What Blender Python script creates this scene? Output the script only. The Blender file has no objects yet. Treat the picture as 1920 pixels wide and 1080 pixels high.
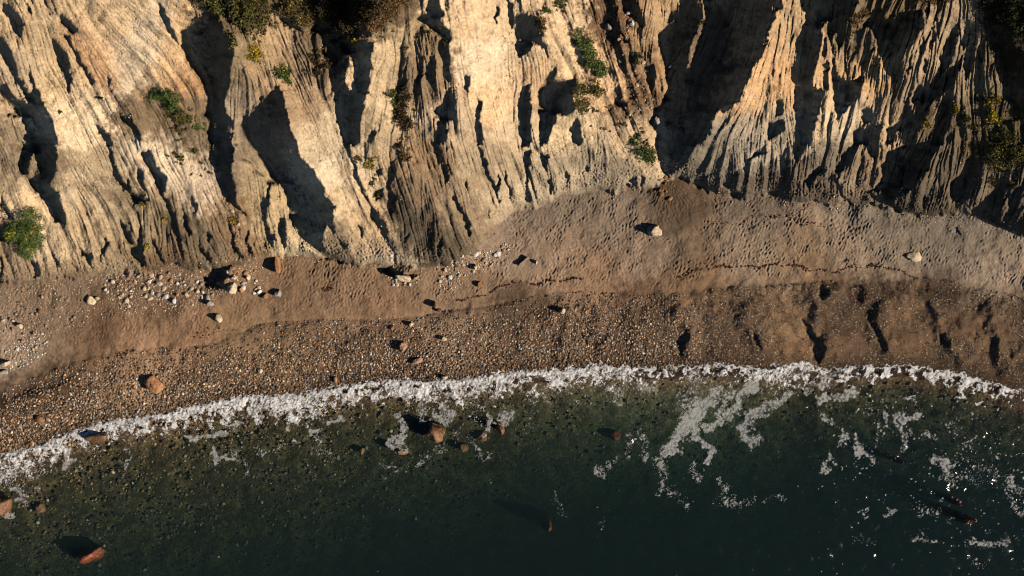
import bpy, bmesh, math, random
import numpy as np
from mathutils import Vector, Matrix

# ------------------------------------------------------------------ camera, sky, sun, exposure
scene = bpy.context.scene
cam_d = bpy.data.cameras.new("camera"); cam = bpy.data.objects.new("camera", cam_d)
scene.collection.objects.link(cam); scene.camera = cam
cam.location = (0, 0, 90.0); cam.rotation_euler = (0, 0, 0)
cam_d.sensor_width = 36.0; cam_d.lens = 36.0*90.0/96.0
cam_d.clip_start = 1.0; cam_d.clip_end = 2000.0
world = bpy.data.worlds.new("World"); scene.world = world; world.use_nodes = True
wn = world.node_tree.nodes; wl = world.node_tree.links
sky = wn.new("ShaderNodeTexSky"); sky.sky_type = 'NISHITA'; sky.sun_disc = False
sky.sun_elevation = math.radians(29.0)
sky.sun_rotation = math.radians(110.0)        # clockwise from +y: the sun stands a little south of east
sky.air_density = 0.6; sky.dust_density = 0.0; sky.ozone_density = 2.0
wn["Background"].inputs["Strength"].default_value = 0.05
wl.new(sky.outputs[0], wn["Background"].inputs["Color"])
sun_d = bpy.data.lights.new("sun", 'SUN'); sun_d.energy = 5.0; sun_d.angle = math.radians(0.53)
sun_d.color = (1.0, 0.86, 0.68)
sun = bpy.data.objects.new("sun", sun_d); scene.collection.objects.link(sun)
_el, _az = math.radians(29.0), math.radians(-20.0)
sun.rotation_euler = Vector((math.cos(_az)*math.cos(_el), math.sin(_az)*math.cos(_el), math.sin(_el))).to_track_quat('Z','Y').to_euler()
scene.view_settings.view_transform = 'Standard'; scene.view_settings.look = 'None'
scene.cycles.diffuse_bounces = 0; scene.cycles.volume_bounces = 0
scene.view_settings.gamma = 1.0; scene.view_settings.exposure = 0.15
scene.cycles.filter_width = 1.05
# ------------------------------------------------------------------ terrain data
# Survey outlines are in 1/20 m map units (u east, v south) of a plan drawn at sea level.
import numpy as np, math, random
H = 90.0; K = 0.05; CU, CV = 960.0, 540.0
SUN_EL = math.radians(29.0)
SUN_AZ = math.radians(-20.0)          # direction TO the sun in plan, from +x
SX, SY = math.cos(SUN_AZ), math.sin(SUN_AZ)
ST = 1.25
U0, U1, V0, V1 = -170.0, 2090.0, -170.0, 900.0
us = np.arange(U0, U1, ST); vs = np.arange(V0, V1, ST)
NU, NV = len(us), len(vs)
UU, VV = np.meshgrid(us, vs)
rng = np.random.default_rng(7)

FOOT = [(-400,575),(0,535),(60,531),(130,522),(250,510),(330,502),(400,508),(470,492),(520,482),(560,475),(620,488),(680,500),(740,502),(800,500),(850,497),(885,478),(930,425),(960,397),(1010,387),(1065,366),(1100,358),(1170,355),(1212,358),(1240,338),(1262,332),(1290,340),(1320,352),(1345,360),(1380,372),(1420,368),(1450,358),(1490,380),(1560,384),(1600,376),(1640,386),(1720,408),(1760,398),(1800,396),(1850,415),(1900,436),(2300,520)]
SHORE = [(-400,980),(0,852),(60,836),(120,814),(160,802),(200,790),(250,782),(330,768),(400,752),(450,743),(500,742),(560,740),(620,727),(680,715),(750,711),(800,715),(860,708),(940,702),(1000,695),(1060,690),(1140,683),(1190,689),(1300,686),(1370,683),(1440,690),(1510,682),(1540,688),(1600,685),(1680,683),(1700,680),(1740,690),(1800,702),(1860,717),(1920,737),(2300,860)]
BERM = [(-400,800),(0,742),(60,715),(130,690),(180,672),(230,665),(290,655),(330,660),(400,650),(450,630),(490,612),(560,606),(700,606),(760,602),(840,588),(920,580),(1000,562),(1080,552),(1200,560),(1300,556),(1380,540),(1450,540),(1540,532),(1620,540),(1700,532),(1760,528),(1830,545),(1920,565),(2300,640)]
def pl(P, u):
    P = np.array(P, float); return np.interp(u, P[:,0], P[:,1])
def blur(a, su, sv):
    ny, nx = a.shape; py, px = int(3*sv/ST)+2, int(3*su/ST)+2
    b = np.pad(a, ((py,py),(px,px)), mode='edge')
    fy = np.fft.fftfreq(b.shape[0]); fx = np.fft.rfftfreq(b.shape[1])
    g = np.exp(-2*(np.pi*fy*sv/ST)**2)[:,None]*np.exp(-2*(np.pi*fx*su/ST)**2)[None,:]
    return np.fft.irfft2(np.fft.rfft2(b)*g, s=b.shape)[py:py+ny, px:px+nx]
def noise_band(shape, wl_u, wl_v, ang=0.0, seed=0, bw=0.5, st=ST):
    """band-limited random field, unit variance; wavelengths in map units"""
    r = np.random.default_rng(seed)
    F = np.fft.rfft2(r.standard_normal(shape))
    fy = np.fft.fftfreq(shape[0])[:,None]/st; fx = np.fft.rfftfreq(shape[1])[None,:]/st
    a = fx*math.cos(ang)+fy*math.sin(ang); b = -fx*math.sin(ang)+fy*math.cos(ang)
    rr = np.sqrt((a*wl_u)**2+(b*wl_v)**2)+1e-9
    z = np.fft.irfft2(F*np.exp(-(np.log(rr)/bw)**2), s=shape)
    return z/z.std()
def noise_fbm(shape, wl, seed=0, beta=1.6, st=ST):
    r = np.random.default_rng(seed)
    F = np.fft.rfft2(r.standard_normal(shape))
    fy = np.fft.fftfreq(shape[0])[:,None]/st; fx = np.fft.rfftfreq(shape[1])[None,:]/st
    rr = np.sqrt(fx**2+fy**2)*wl
    z = np.fft.irfft2(F/(1+rr**2)**(beta/2), s=shape)
    return (z-z.mean())/z.std()
def sstep(a, b, x):
    t = np.clip((x-a)/(b-a), 0, 1); return t*t*(3-2*t)
def bil(A, u, v):
    x = np.clip((u-U0)/ST, 0, NU-1.001); y = np.clip((v-V0)/ST, 0, NV-1.001)
    i = x.astype(int); j = y.astype(int); fx = x-i; fy = y-j
    return (A[j,i]*(1-fx)+A[j,i+1]*fx)*(1-fy)+(A[j+1,i]*(1-fx)+A[j+1,i+1]*fx)*fy
def fill_poly(P, M=None, val=1.0):
    P = np.array(P, float); u0, v0 = P.min(0)-2; u1, v1 = P.max(0)+2
    i0, i1 = max(0,int((u0-U0)/ST)), min(NU, int((u1-U0)/ST)+2)
    j0, j1 = max(0,int((v0-V0)/ST)), min(NV, int((v1-V0)/ST)+2)
    if i0 >= i1 or j0 >= j1: return
    X = UU[j0:j1,i0:i1]; Y = VV[j0:j1,i0:i1]
    ins = np.zeros(X.shape, bool); n = len(P)
    for a in range(n):
        x1, y1 = P[a]; x2, y2 = P[(a+1)%n]
        if y1 == y2: continue
        c = ((y1 > Y) != (y2 > Y)) & (X < (x2-x1)*(Y-y1)/(y2-y1)+x1)
        ins ^= c
    M[j0:j1,i0:i1][ins] = val

# gully outlines: for each block an origin and polygons in quarter units
GUL = {
(0,0): [
 "20 20 90 50 150 120 175 190 150 290 110 240 70 160 20 90",
 "0 270 50 330 90 400 110 500 150 600 200 680 235 700 245 650 215 560 235 530 290 700 330 800 400 900 415 980 440 1080 190 1080 190 950 160 880 60 860 50 780 0 730 0 620 60 660 130 740 210 780 195 720 120 600 40 460 0 400",
 "440 100 500 120 560 190 590 240 560 260 500 220 450 170",
 "385 280 420 300 470 380 520 470 530 560 540 680 520 700 500 600 450 500 420 400 385 320",
 "470 260 510 270 530 330 600 430 650 540 700 620 680 640 620 540 560 430 500 330",
 "1180 0 1215 60 1250 150 1300 240 1350 330 1380 370 1330 340 1250 230 1205 140 1195 60",
 "1550 80 1640 120 1670 190 1650 250 1700 220 1745 280 1750 400 1720 500 1710 620 1690 700 1690 850 1735 900 1750 970 1755 1085 1555 1085 1545 930 1520 870 1555 740 1520 620 1440 520 1380 430 1350 370 1360 230 1450 170 1500 150",
 "1760 970 1830 880 1925 835 1925 1085 1755 1085",
 "880 840 930 870 1000 900 1040 980 1060 1060 1030 1060 980 960 900 900",
 "720 930 760 960 820 1020 850 1085 800 1085 740 990",
 "800 560 830 590 820 640 795 620", "190 20 230 60 230 120 205 80"],
(480,0): [
 "-5 830 50 780 120 690 150 640 180 650 215 760 250 900 270 980 305 1085 -5 1085",
 "400 240 430 170 500 130 600 130 660 230 710 300 860 320 865 440 850 620 820 720 785 850 775 1085 660 1085 630 980 590 870 580 750 565 640 540 500 490 400 500 320 470 260",
 "440 0 850 0 960 60 870 180 860 280 700 290 650 200 580 130 430 130",
 "160 100 210 120 260 180 330 210 360 240 300 225 220 185",
 "1190 140 1280 110 1370 150 1420 200 1460 290 1440 320 1440 400 1440 500 1460 600 1425 600 1420 520 1380 420 1360 340 1400 280 1330 230 1250 190",
 "1290 20 1360 0 1380 60 1420 110 1370 150 1280 110 1280 60",
 "1870 0 1925 30 1925 230 1890 180 1885 80", "1795 40 1812 60 1808 200 1790 120",
 "1110 500 1128 600 1115 660 1075 640 1098 560",
 "1210 400 1250 420 1245 560 1222 640 1192 720 1172 690 1198 600 1212 500",
 "1290 420 1345 450 1350 600 1320 640 1280 560",
 "1320 830 1390 780 1440 650 1480 740 1500 900 1440 900 1430 1000 1400 1085 1330 1085 1370 900",
 "1640 740 1690 760 1675 880 1692 980 1705 1085 1660 1085 1648 960",
 "1560 560 1600 580 1592 690 1570 680", "860 960 892 980 882 1040 862 1085 840 1060"],
(960,0): [
 "50 100 150 110 190 160 240 240 220 300 270 400 290 430 220 350 150 330 120 400 60 440 30 330 30 200",
 "130 620 130 700 140 820 140 1085 60 1085 50 900 40 780 80 640",
 "280 520 320 510 300 600 360 620 460 600 510 650 450 720 470 820 440 870 330 860 300 960 250 1085 195 1085 200 900 190 760 200 680 260 620",
 "430 980 480 880 510 920 522 1085 455 1060",
 "700 0 760 0 790 60 790 150 830 240 890 330 830 300 810 340 840 420 860 560 820 540 780 400 720 290 680 180 720 100",
 "820 0 930 0 980 100 1000 190 960 190 890 130 830 80",
 "1000 520 1040 480 1080 520 1060 640 1040 700 1010 620", "760 740 830 770 880 790 830 830 780 790",
 "1270 0 1420 0 1410 120 1380 250 1330 330 1310 450 1300 550 1350 490 1360 380 1420 230 1440 150 1430 0 1925 0 1925 300 1850 440 1800 520 1740 650 1710 770 1660 790 1600 850 1540 830 1480 930 1500 960 1420 1085 1070 1085 1080 980 1040 920 1060 820 1130 770 1150 650 1140 480 1090 340 1090 280 1120 230 1220 170 1260 80"],
(1440,0): [
 "-5 0 100 0 110 60 50 90 30 180 -5 220",
 "240 0 680 0 640 60 620 140 590 170 580 280 530 380 520 240 480 300 480 400 460 300 440 140 400 250 380 360 320 620 380 680 410 700 400 800 360 900 300 1085 215 1085 210 960 190 830 195 700 180 560 210 400 210 300 260 200 290 100",
 "410 500 440 430 460 530 430 560",
 "480 420 520 560 600 620 660 600 700 540 690 460 790 350 800 370 720 480 700 620 690 720 620 780 560 850 510 900 490 760 480 600",
 "760 80 840 60 870 140 960 150 1000 100 1130 70 1160 120 1170 220 1120 260 1080 340 1020 380 1010 500 980 620 930 600 880 520 840 400 820 330 780 220 690 190 740 160",
 "1420 170 1440 200 1400 310 1380 420 1330 540 1310 560 1270 650 1210 700 1180 780 1130 860 1090 900 1120 760 1080 760 1070 740 1120 640 1200 660 1280 560 1290 420 1330 330 1370 230",
 "1330 560 1390 500 1470 400 1430 540 1380 620 1330 700 1220 780 1200 840 1150 930 1090 1085 950 1085 1000 950 1060 780 1100 900 1200 720 1290 620",
 "1500 200 1510 300 1460 400 1450 350",
 "1520 190 1570 180 1570 280 1550 350 1560 440 1500 560 1480 600 1465 480 1510 280",
 "1580 360 1620 300 1610 500 1590 600 1570 520",
 "1690 190 1800 220 1830 330 1925 420 1925 900 1870 900 1840 900 1830 780 1790 750 1740 600 1720 540 1700 400 1660 320 1660 250",
 "890 960 1000 900 1040 760 1060 800 1010 960 970 1000 940 1085 880 1085",
 "700 960 840 960 820 1085 640 1085 640 990", "700 830 740 790 780 830 790 900 720 930 690 880",
 "-5 930 60 910 120 900 120 980 60 1030 -5 1060", "60 740 110 760 120 860 60 880",
 "1340 700 1390 640 1380 860 1350 960 1290 1085 1230 1085 1260 900 1300 800",
 "1150 290 1170 270 1165 380 1140 400", "1230 200 1245 260 1225 380 1210 330", "1060 420 1080 400 1060 560 1040 560",
 "1170 430 1190 420 1180 560 1160 560"],
(0,270): [
 "150 -5 410 -5 430 100 410 200 390 280 380 330 300 320 230 260 300 230 300 200 250 60 220 140 220 230 180 240 130 170 155 80",
 "220 260 380 320 430 380 470 480 495 560 490 590 440 590 380 540 340 440 290 370 230 310 190 250",
 "810 -5 840 50 850 140 900 240 990 370 1110 410 1130 440 1050 430 1000 450 1050 520 1060 640 1070 760 1080 900 1060 930 980 840 975 790 1010 770 1040 650 1045 550 1000 430 920 340 850 230 820 120",
 "1030 180 1055 200 1090 290 1090 370 1060 320 1030 240", "950 250 985 340 960 355",
 "1060 60 1120 50 1150 100 1190 200 1240 230 1240 330 1230 400 1270 430 1300 500 1340 640 1370 760 1390 880 1350 800 1290 640 1270 520 1230 430 1170 330 1120 220 1060 100",
 "1110 680 1150 740 1190 800 1230 900 1190 860 1130 760", "1370 490 1410 560 1440 680 1420 700 1380 620",
 "1440 380 1485 480 1470 520 1440 460",
 "1555 -5 1750 -5 1740 120 1745 220 1760 420 1830 520 1850 570 1760 470 1700 430 1660 380 1620 280 1580 130",
 "1780 -5 1925 -5 1925 190 1870 140 1820 100",
 "1700 580 1750 660 1760 760 1820 850 1790 860 1740 780 1735 680",
 "1850 660 1872 650 1852 740 1912 880 1870 840 1830 740",
 "1560 900 1640 930 1740 900 1720 960 1680 1085 1560 1085 1510 1010 1600 1000",
 "890 560 940 600 980 700 1000 750 970 760 930 680", "600 780 680 830 692 935 640 880",
 "800 680 805 760 770 860 750 900 770 780", "0 380 30 450 110 550 100 575 50 530 0 470", "0 620 60 690 80 750 0 725",
 "0 830 20 930 12 1030 0 1030", "210 880 285 890 292 1000 260 1000", "380 790 425 870 445 925 410 900",
 "540 880 582 950 572 972", "1470 760 1500 770 1560 830 1590 900 1540 870", "1540 640 1600 680 1560 740"],
(480,270): [
 "-5 -5 300 -5 330 90 430 200 500 310 510 380 575 460 580 580 600 680 520 610 490 700 500 800 620 860 740 910 560 870 410 790 290 680 245 560 225 400 200 330 170 300 120 300 90 290 40 230 -5 200",
 "40 440 80 330 110 300 80 440 60 560 100 620 130 720 120 800 80 700 60 600 40 520", "190 540 220 580 215 780 160 680 170 580",
 "670 -5 720 -5 700 100 750 200 800 320 850 440 900 500 960 600 1000 720 1050 850 1050 930 1020 800 950 680 900 620 860 560 850 470 790 370 750 260 700 130",
 "900 190 950 180 940 230 910 240", "890 350 960 330 940 400 890 440",
 "1010 170 1030 130 1042 200 1005 340 1042 400 1032 500 1000 540 985 430 990 300",
 "1330 -5 1360 -5 1372 160 1350 140", "1400 150 1442 160 1442 280 1420 280",
 "1650 -5 1700 50 1740 180 1800 320 1840 470 1800 380 1740 260 1700 160", "1820 220 1832 260 1812 380 1798 320",
 "1860 180 1912 350 1917 460 1888 350", "1480 380 1530 460 1580 560 1622 680 1610 705 1560 620 1530 530 1480 430",
 "1300 690 1330 650 1312 760 1322 830 1298 770", "1380 700 1394 760 1372 855 1350 820", "1440 760 1482 840 1494 885 1460 860",
 "950 930 1040 930 1100 960 1050 1000 990 970", "1220 440 1252 540 1242 585", "600 700 680 760 660 790", "1130 660 1140 700 1120 760",
 "770 600 800 640 800 720 780 680", "1560 290 1585 300 1580 340 1562 320"],
(960,270): [
 "80 50 140 50 140 140 120 200 120 330 150 420 130 450 110 430 100 250", "200 60 270 80 260 150 250 210 230 160",
 "1065 -5 1360 -5 1300 130 1220 210 1160 230 1130 200 1090 120", "1340 280 1420 240 1500 235 1460 270 1480 370 1390 320",
 "1580 300 1620 250 1680 210 1690 270 1680 330 1720 410 1660 410", "870 270 920 240 930 320 900 340", "390 200 430 230 440 300 400 260",
 "540 150 575 180 570 210 545 200", "270 260 300 330 290 400 270 350", "960 230 1000 250 970 360", "1750 130 1900 10 1920 60 1760 130"],
(1440,270): [
 "190 -5 295 -5 250 60 205 140 195 100", "560 60 620 20 600 60 620 100 560 200 530 260 510 200", "740 -5 820 -5 800 110 760 70",
 "880 60 1050 -5 1320 -5 1240 80 1190 180 1130 260 1090 350 1040 360 1000 330 940 420 860 420 850 350 760 340 850 290 850 160",
 "760 360 900 420 1020 500 1150 520 1130 560 1060 520 930 490 860 460 780 430",
 "1540 60 1590 160 1580 300 1530 400 1450 460 1400 430 1360 400 1370 300 1440 230 1500 120 1530 80",
 "1750 260 1830 300 1810 390 1760 480 1740 540 1750 600 1800 640 1700 590 1600 560 1500 500 1560 470 1630 430 1650 380 1700 320",
 "1850 330 1925 310 1900 380 1860 500 1800 590 1770 580 1800 430", "1925 560 1925 680 1850 640 1890 600",
 "120 150 165 180 150 220 120 200", "270 290 380 160 440 190 330 290 300 340", "510 290 530 270 550 380 600 410 640 460 600 440 540 390",
 "1160 400 1180 380 1170 480 1150 480", "1290 330 1310 300 1290 400 1270 440"],
(960,540): ["1230 390 1300 310 1340 380 1260 500", "1800 310 1840 350 1872 420 1862 455 1820 390", "525 310 545 380 550 430 530 390","780 440 790 470 775 500"],
(1440,540): ["360 50 400 10 480 20 420 95", "240 220 320 300 360 340 430 430 390 575 340 540 330 400 290 330",
 "755 215 830 290 885 400 885 480 850 440 790 320", "1275 345 1315 350 1360 435 1300 435"],
}
HOLES = {(0,0): ["1738 950 1754 950 1762 1000 1768 1090 1750 1090 1748 1000"],
(0,270): ["1750 -6 1764 -6 1768 30 1762 70 1756 30"], (480,0): ["695 400 730 500 740 620 710 690 670 600 680 470"]}
def blocks(D):
    for (a, b), L in D.items():
        for s in L:
            q = np.array([float(x) for x in s.split()]).reshape(-1,2)/4.0
            yield q+np.array([a,b])
M = np.zeros((NV, NU))
for P in blocks(GUL): fill_poly(P, M)
for P in blocks(HOLES): fill_poly(P, M, 0.0)
# gullies run on above and beside the drawn sheet
j0 = int((0-V0)/ST)+1
for j in range(j0-1, -1, -1):
    M[j] = M[j0]
iL = int((0-U0)/ST)+1
def smooth1(a, n): 
    k = np.hanning(n); k /= k.sum(); return np.convolve(np.pad(a,(n,n),mode='edge'), k, 'same')[n:-n]
_j = np.random.default_rng(3)
foot = smooth1(pl(FOOT, us), 17); footS = smooth1(foot, 61); foot = foot+smooth1(_j.standard_normal(NU)*3.5, 9)*(1+smooth1(_j.standard_normal(NU)*6,60))+smooth1(_j.standard_normal(NU)*19, 45)
shore = smooth1(pl(SHORE, us), 25)+smooth1(_j.standard_normal(NU)*7, 61); berm = smooth1(pl(BERM, us), 31)+smooth1(_j.standard_normal(NU)*7, 61)
SM = lambda a: smooth1(smooth1(a, 121), 121)
shoreS, bermS = SM(shore), SM(berm)   # broad form of the beach face
D = foot[None,:]-VV                       # distance above the cliff foot
# ragged edges on gullies
wu = noise_fbm((NV,NU), 26, 11, 2.2)*1.7; wv = noise_fbm((NV,NU), 26, 12, 2.2)*1.7
M = bil(M, UU+wu, VV+wv)
M = (M > 0.5).astype(float)
# base shape
beach_f = np.clip((shore[None,:]-VV)/np.maximum(shore-foot,1)[None,:], -1, 1.2)
bf = np.clip((shoreS[None,:]-VV)/np.maximum(shoreS-bermS,1)[None,:], -1, 1)
zb = np.where(bf>0, 1.9*np.sin(np.clip(bf,0,1)*math.pi/2)**1.1 if False else 1.9*(1-(1-np.clip(bf,0,1))**1.6), bf*1.6)
uf = np.clip((berm[None,:]-VV)/np.maximum(berm-footS,1)[None,:], 0, 1.2)
zb = zb + 1.5*uf**1.3 - 0.12*sstep(0,0.06,uf)*(1-sstep(0.06,0.3,uf))
Dp = np.clip(D, 0, None)
zc = 0.9*(1-np.exp(-Dp/3.0)) + 1.9*(1-np.exp(-np.clip(footS[None,:]-VV,0,None)/16.0)) + 0.036*np.clip(footS[None,:]-VV, 0, None)
TOP = 0.0
zc = np.where(D > 0, zc, 0)
base = zb+zc
base = np.minimum(base, 28.5+0.5*noise_fbm((NV,NU),120,13))
CR = np.array([900,985,1060,1135,1205,1290,1350,1424,1545,1664,1780,1880,1990,2080], float); CA = np.array([0,.14,.18,.22,.26,.34,.34,.40,.50,.52,.46,.42,.3,.3])
CWN = noise_fbm((NV,NU), 50, 14, 3.4)*5; CWA = .5+.6*sstep(-1,.8,noise_fbm((NV,NU),60,15,3.2))
def cusps(U, V):
    q = U-.30*(V-640)+CWN                  # crest lines lean
    i = np.clip(np.searchsorted(CR, q)-1, 0, len(CR)-2); f = (q-CR[i])/(CR[i+1]-CR[i])
    w = (36+6*np.sin(i*2.3))/(CR[i+1]-CR[i]); y = np.where(f < 1-w, np.clip(1-f/(1-w),0,1)**.8, sstep(0,1,(f-1+w)/w))
    return np.where((q > CR[0]) & (q < CR[-1]), y*(CA[i]*(1-f)+CA[i+1]*f), 0)
bl_ = (VV-bermS[None,:])/np.maximum(shoreS-bermS,1)[None,:]
base = base+1.05*cusps(UU, VV)*CWA*sstep(-.12,.3,bl_)*sstep(1.05,.8,bl_)
for (cu, cv, ru, rv, h) in [(1560,548,34,16,.5),(1625,556,24,14,.3),(1700,560,40,18,.45),(1785,562,36,16,.4),(1850,590,34,16,.3)]:
    base = base+h*np.exp(-(((UU-cu)/ru)**2+((VV-cv)/rv)**2)**1.3)
base = blur(base, 1.6, 1.3)
# shadow geometry -> gully slopes
zl = base
scale = K*(1-zl/H)
wx = (UU-CU)*scale
stretch = 1+ (wx/(H-zl))*math.tan(SUN_EL)/SX      # image travel of a sun ray per metre
S = math.tan(SUN_EL)/SX*scale/np.clip(stretch,0.5,2)
dR = np.zeros((NV,NU)); dL = np.zeros((NV,NU))
acc = np.zeros(NV)
for i in range(NU-1,-1,-1):
    acc = (acc+ST)*(M[:,i]>0); dR[:,i] = acc
acc = np.zeros(NV)
for i in range(NU):
    acc = (acc+ST)*(M[:,i]>0); dL[:,i] = acc
W = np.maximum(dR+dL, ST); t = dR/W
prof = np.where(t < 0.5, 2.9, -0.55)
prof = 2.9+(-0.5-2.9)*sstep(0.42,0.62,t)
onbeach = (D < 0)
g = M*S*prof*np.where(onbeach, 1.0, 1.25)
bu = np.gradient(base, ST, axis=1)
gp = g-bu*M
# broad faces turned away from the east: gentler than the gully walls
DIM = [([(425,110),(520,170),(505,215),(440,235),(425,200)],.75),([(745,75),(800,60),(850,90),(870,240),(850,320),(780,300),(745,200)],.6),([(735,330),(800,340),(860,400),(880,470),(850,500),(750,505),(700,410)],.7),([(540,20),(590,60),(630,150),(640,260),(600,180),(560,130)],.6),([(1180,0),(1235,60),(1245,190),(1200,120)],.5),([(1590,50),(1640,40),(1680,110),(1620,160),(1575,140)],.7),([(1640,180),(1720,110),(1730,250),(1660,330),(1640,260)],.55),([(1700,200),(1790,150),(1830,260),(1800,400),(1700,410),(1650,390)],.7),([(1290,310),(1400,270),(1480,290),(1540,300),(1620,370),(1420,365)],.45),([(240,330),(330,360),(420,460),(400,505),(260,505),(240,430)],.5),([(20,300),(130,330),(230,400),(120,390),(20,330)],.45),([(0,440),(80,480),(100,530),(0,530)],.4),([(130,60),(160,130),(230,240),(300,330),(260,330),(170,220),(110,110)],.5),([(1030,190),(1090,220),(1120,300),(1040,310)],.35),([(880,240),(920,260),(960,390),(900,420),(860,330)],.4),([(270,190),(330,190),(390,260),(400,330),(330,280)],.5),([(480,370),(540,400),(560,470),(490,470)],.4),([(940,20),(960,100),(950,200),(930,120)],.5)]
M2 = np.zeros((NV,NU))
for P_, w_ in DIM: fill_poly(P_, M2, w_)
M2 = blur(M2, 5, 5)*(1-M)
gp = gp+M2*S*.85
sig = 45
lit = (1-M)*(1-M2)
num = blur(gp, sig, 6); den = blur(lit, sig, 6)
gp = gp - lit*np.clip(num/np.maximum(den,0.12), -0.06, 0.06)
lam, mu = 0.10, (1/160.0)**2
def solve(gp):
    py, px = 200, 260
    b = np.pad(gp, ((py,py),(px,px)), mode='constant')
    fy = np.fft.fftfreq(b.shape[0])[:,None]*2*np.pi/ST; fx = np.fft.rfftfreq(b.shape[1])[None,:]*2*np.pi/ST
    G = np.fft.rfft2(b)
    h = np.fft.irfft2(-1j*fx*G/(fx**2+lam*fy**2+mu), s=b.shape)
    return h[py:py+NV, px:px+NU]
hh = solve(gp)
hh = hh*sstep(0, 40, shore[None,:]-VV)
def shadow_map(Z, n=70):
    """1 where the sun is blocked"""
    sc = K*(1-Z/H); X = (UU-CU)*sc; Y = -(VV-CV)*sc
    out = np.full(Z.shape, -1e9)
    te = math.tan(SUN_EL)
    t = 0.15
    while t < 16:
        zz = Z+te*t
        q = K*(1-zz/H)
        u = (X+SX*t)/q+CU; v = -(Y+SY*t)/q+CV
        out = np.maximum(out, bil(Z, u, v)-zz)
        t *= 1.0+0.09
        t += 0.03
    return out        # >0 in shade, metres
Z = base+hh
# END_TERRAIN_A
# ------------------------------------------------------------------ rills, cracks, beach relief
FLOW = [(50,80,.35,1),(50,300,.45,1),(50,450,.3,1),(150,120,.5,1),(180,300,.55,1),(200,450,.35,1),(250,60,.75,.7),(320,150,.6,1),(300,300,.45,1),(330,430,.22,1),(400,430,.4,1),(430,200,-.05,1),(470,60,.3,1),(520,180,.4,1),(560,80,.35,1),(450,350,.3,1),(520,400,.2,1),(560,300,.25,1),(600,400,.45,1),(620,260,.45,1),(680,420,.5,1),(640,100,.15,1),(680,250,-.15,1),(720,150,-.3,1),(760,60,.1,1),(740,350,.3,1),(780,200,.02,1),(780,420,.12,1),(830,320,.25,1),(850,430,.25,1),(850,150,.1,1),(900,60,.1,1),(880,220,.2,1),(900,350,.25,1),(960,200,.15,1),(960,350,.2,1),(1010,100,.2,1),(1020,300,.3,1),(1000,200,-.1,1),(1080,100,.5,1),(1080,230,.1,1),(1100,330,.05,1),(1150,60,.25,1),(1170,180,.45,1),(1210,270,.45,1),(1230,60,-.1,1),(1250,200,.05,1),(1330,100,-.45,1),(1300,250,-.5,1),(1400,60,-.3,1),(1380,200,-.6,1),(1400,290,-.1,1),(1440,150,-.1,1),(1480,230,.12,1),(1470,60,-.15,1),(1540,80,-.1,1),(1550,220,.0,1),(1520,320,-.15,1),(1600,100,-.3,1),(1600,230,-.35,1),(1640,160,.05,1),(1650,260,-.1,1),(1600,340,-.1,1),(1690,80,-.4,1),(1700,180,-.35,1),(1680,330,-.4,1),(1760,100,-.2,1),(1780,50,-.15,1),(1750,220,-.4,1),(1740,350,-.35,1),(1820,120,-.15,1),(1830,240,.05,1),(1840,350,-.3,1),(1890,60,.2,1),(1900,200,-.1,1),(1890,400,-.45,1)]
def rbf(pts, sig=38.0, step=8):
    P = np.array(pts, float)
    cu = np.arange(U0, U1+step, step); cv = np.arange(V0, V1+step, step)
    A, B = np.meshgrid(cu, cv)
    d2 = (A[...,None]-P[:,0])**2+(B[...,None]-P[:,1])**2
    d2 = d2-d2.min(-1, keepdims=True)
    w = np.exp(-d2/(2*sig*sig)); w /= w.sum(-1, keepdims=True)
    C = w@P[:,2:]
    def f(u, v):
        x = np.clip((u-U0)/step, 0, len(cu)-1.001); y = np.clip((v-V0)/step, 0, len(cv)-1.001)
        i = x.astype(int); j = y.astype(int); fx = (x-i)[...,None]; fy = (y-j)[...,None]
        return (C[j,i]*(1-fx)+C[j,i+1]*fx)*(1-fy)+(C[j+1,i]*(1-fx)+C[j+1,i+1]*fx)*fy
    return f
fl = rbf(FLOW, 30)(UU, VV)
fl = fl+0.10*np.stack([noise_fbm((NV,NU),40,31,2.2), 0*UU], -1)
fn = np.linalg.norm(fl, axis=-1); FU, FV = fl[...,0]/fn, fl[...,1]/fn
jc = int((600-V0)/ST)                      # only the cliff needs it
def lic(N, L, step=2.0):
    sl = slice(0, jc)
    acc = N[sl].copy(); wt = 1.0
    for sgn in (1, -1):
        u = UU[sl].copy(); v = VV[sl].copy()
        n = int(L/step)
        for k in range(n):
            fu = bil(FU, u, v); fv = bil(FV, u, v)
            u = u+sgn*step*fu; v = v+sgn*step*fv
            w = 0.5+0.5*math.cos(math.pi*(k+1)/(n+1)); acc += w*bil(N, u, v)
    out = np.zeros_like(N); acc -= acc.mean(); out[sl] = acc/acc.std(); return out
L0 = lic(noise_band((NV,NU), 75, 75, 0, 40, .35), 150, 6.0)
L1 = lic(noise_band((NV,NU), 27, 27, 0, 41, .5), 85, 4.5)
L2 = lic(noise_band((NV,NU), 12, 12, 0, 42, .5), 50, 3.0)
L3 = lic(noise_band((NV,NU), 6.0, 6.0, 0, 43, .35), 30, 2.5)
tri = lambda x: 2*np.abs(x-np.floor(x+.5))
saw = lambda x, k: np.where((x-np.floor(x)) < k, (x-np.floor(x))/k, (1-(x-np.floor(x)))/(1-k))
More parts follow.
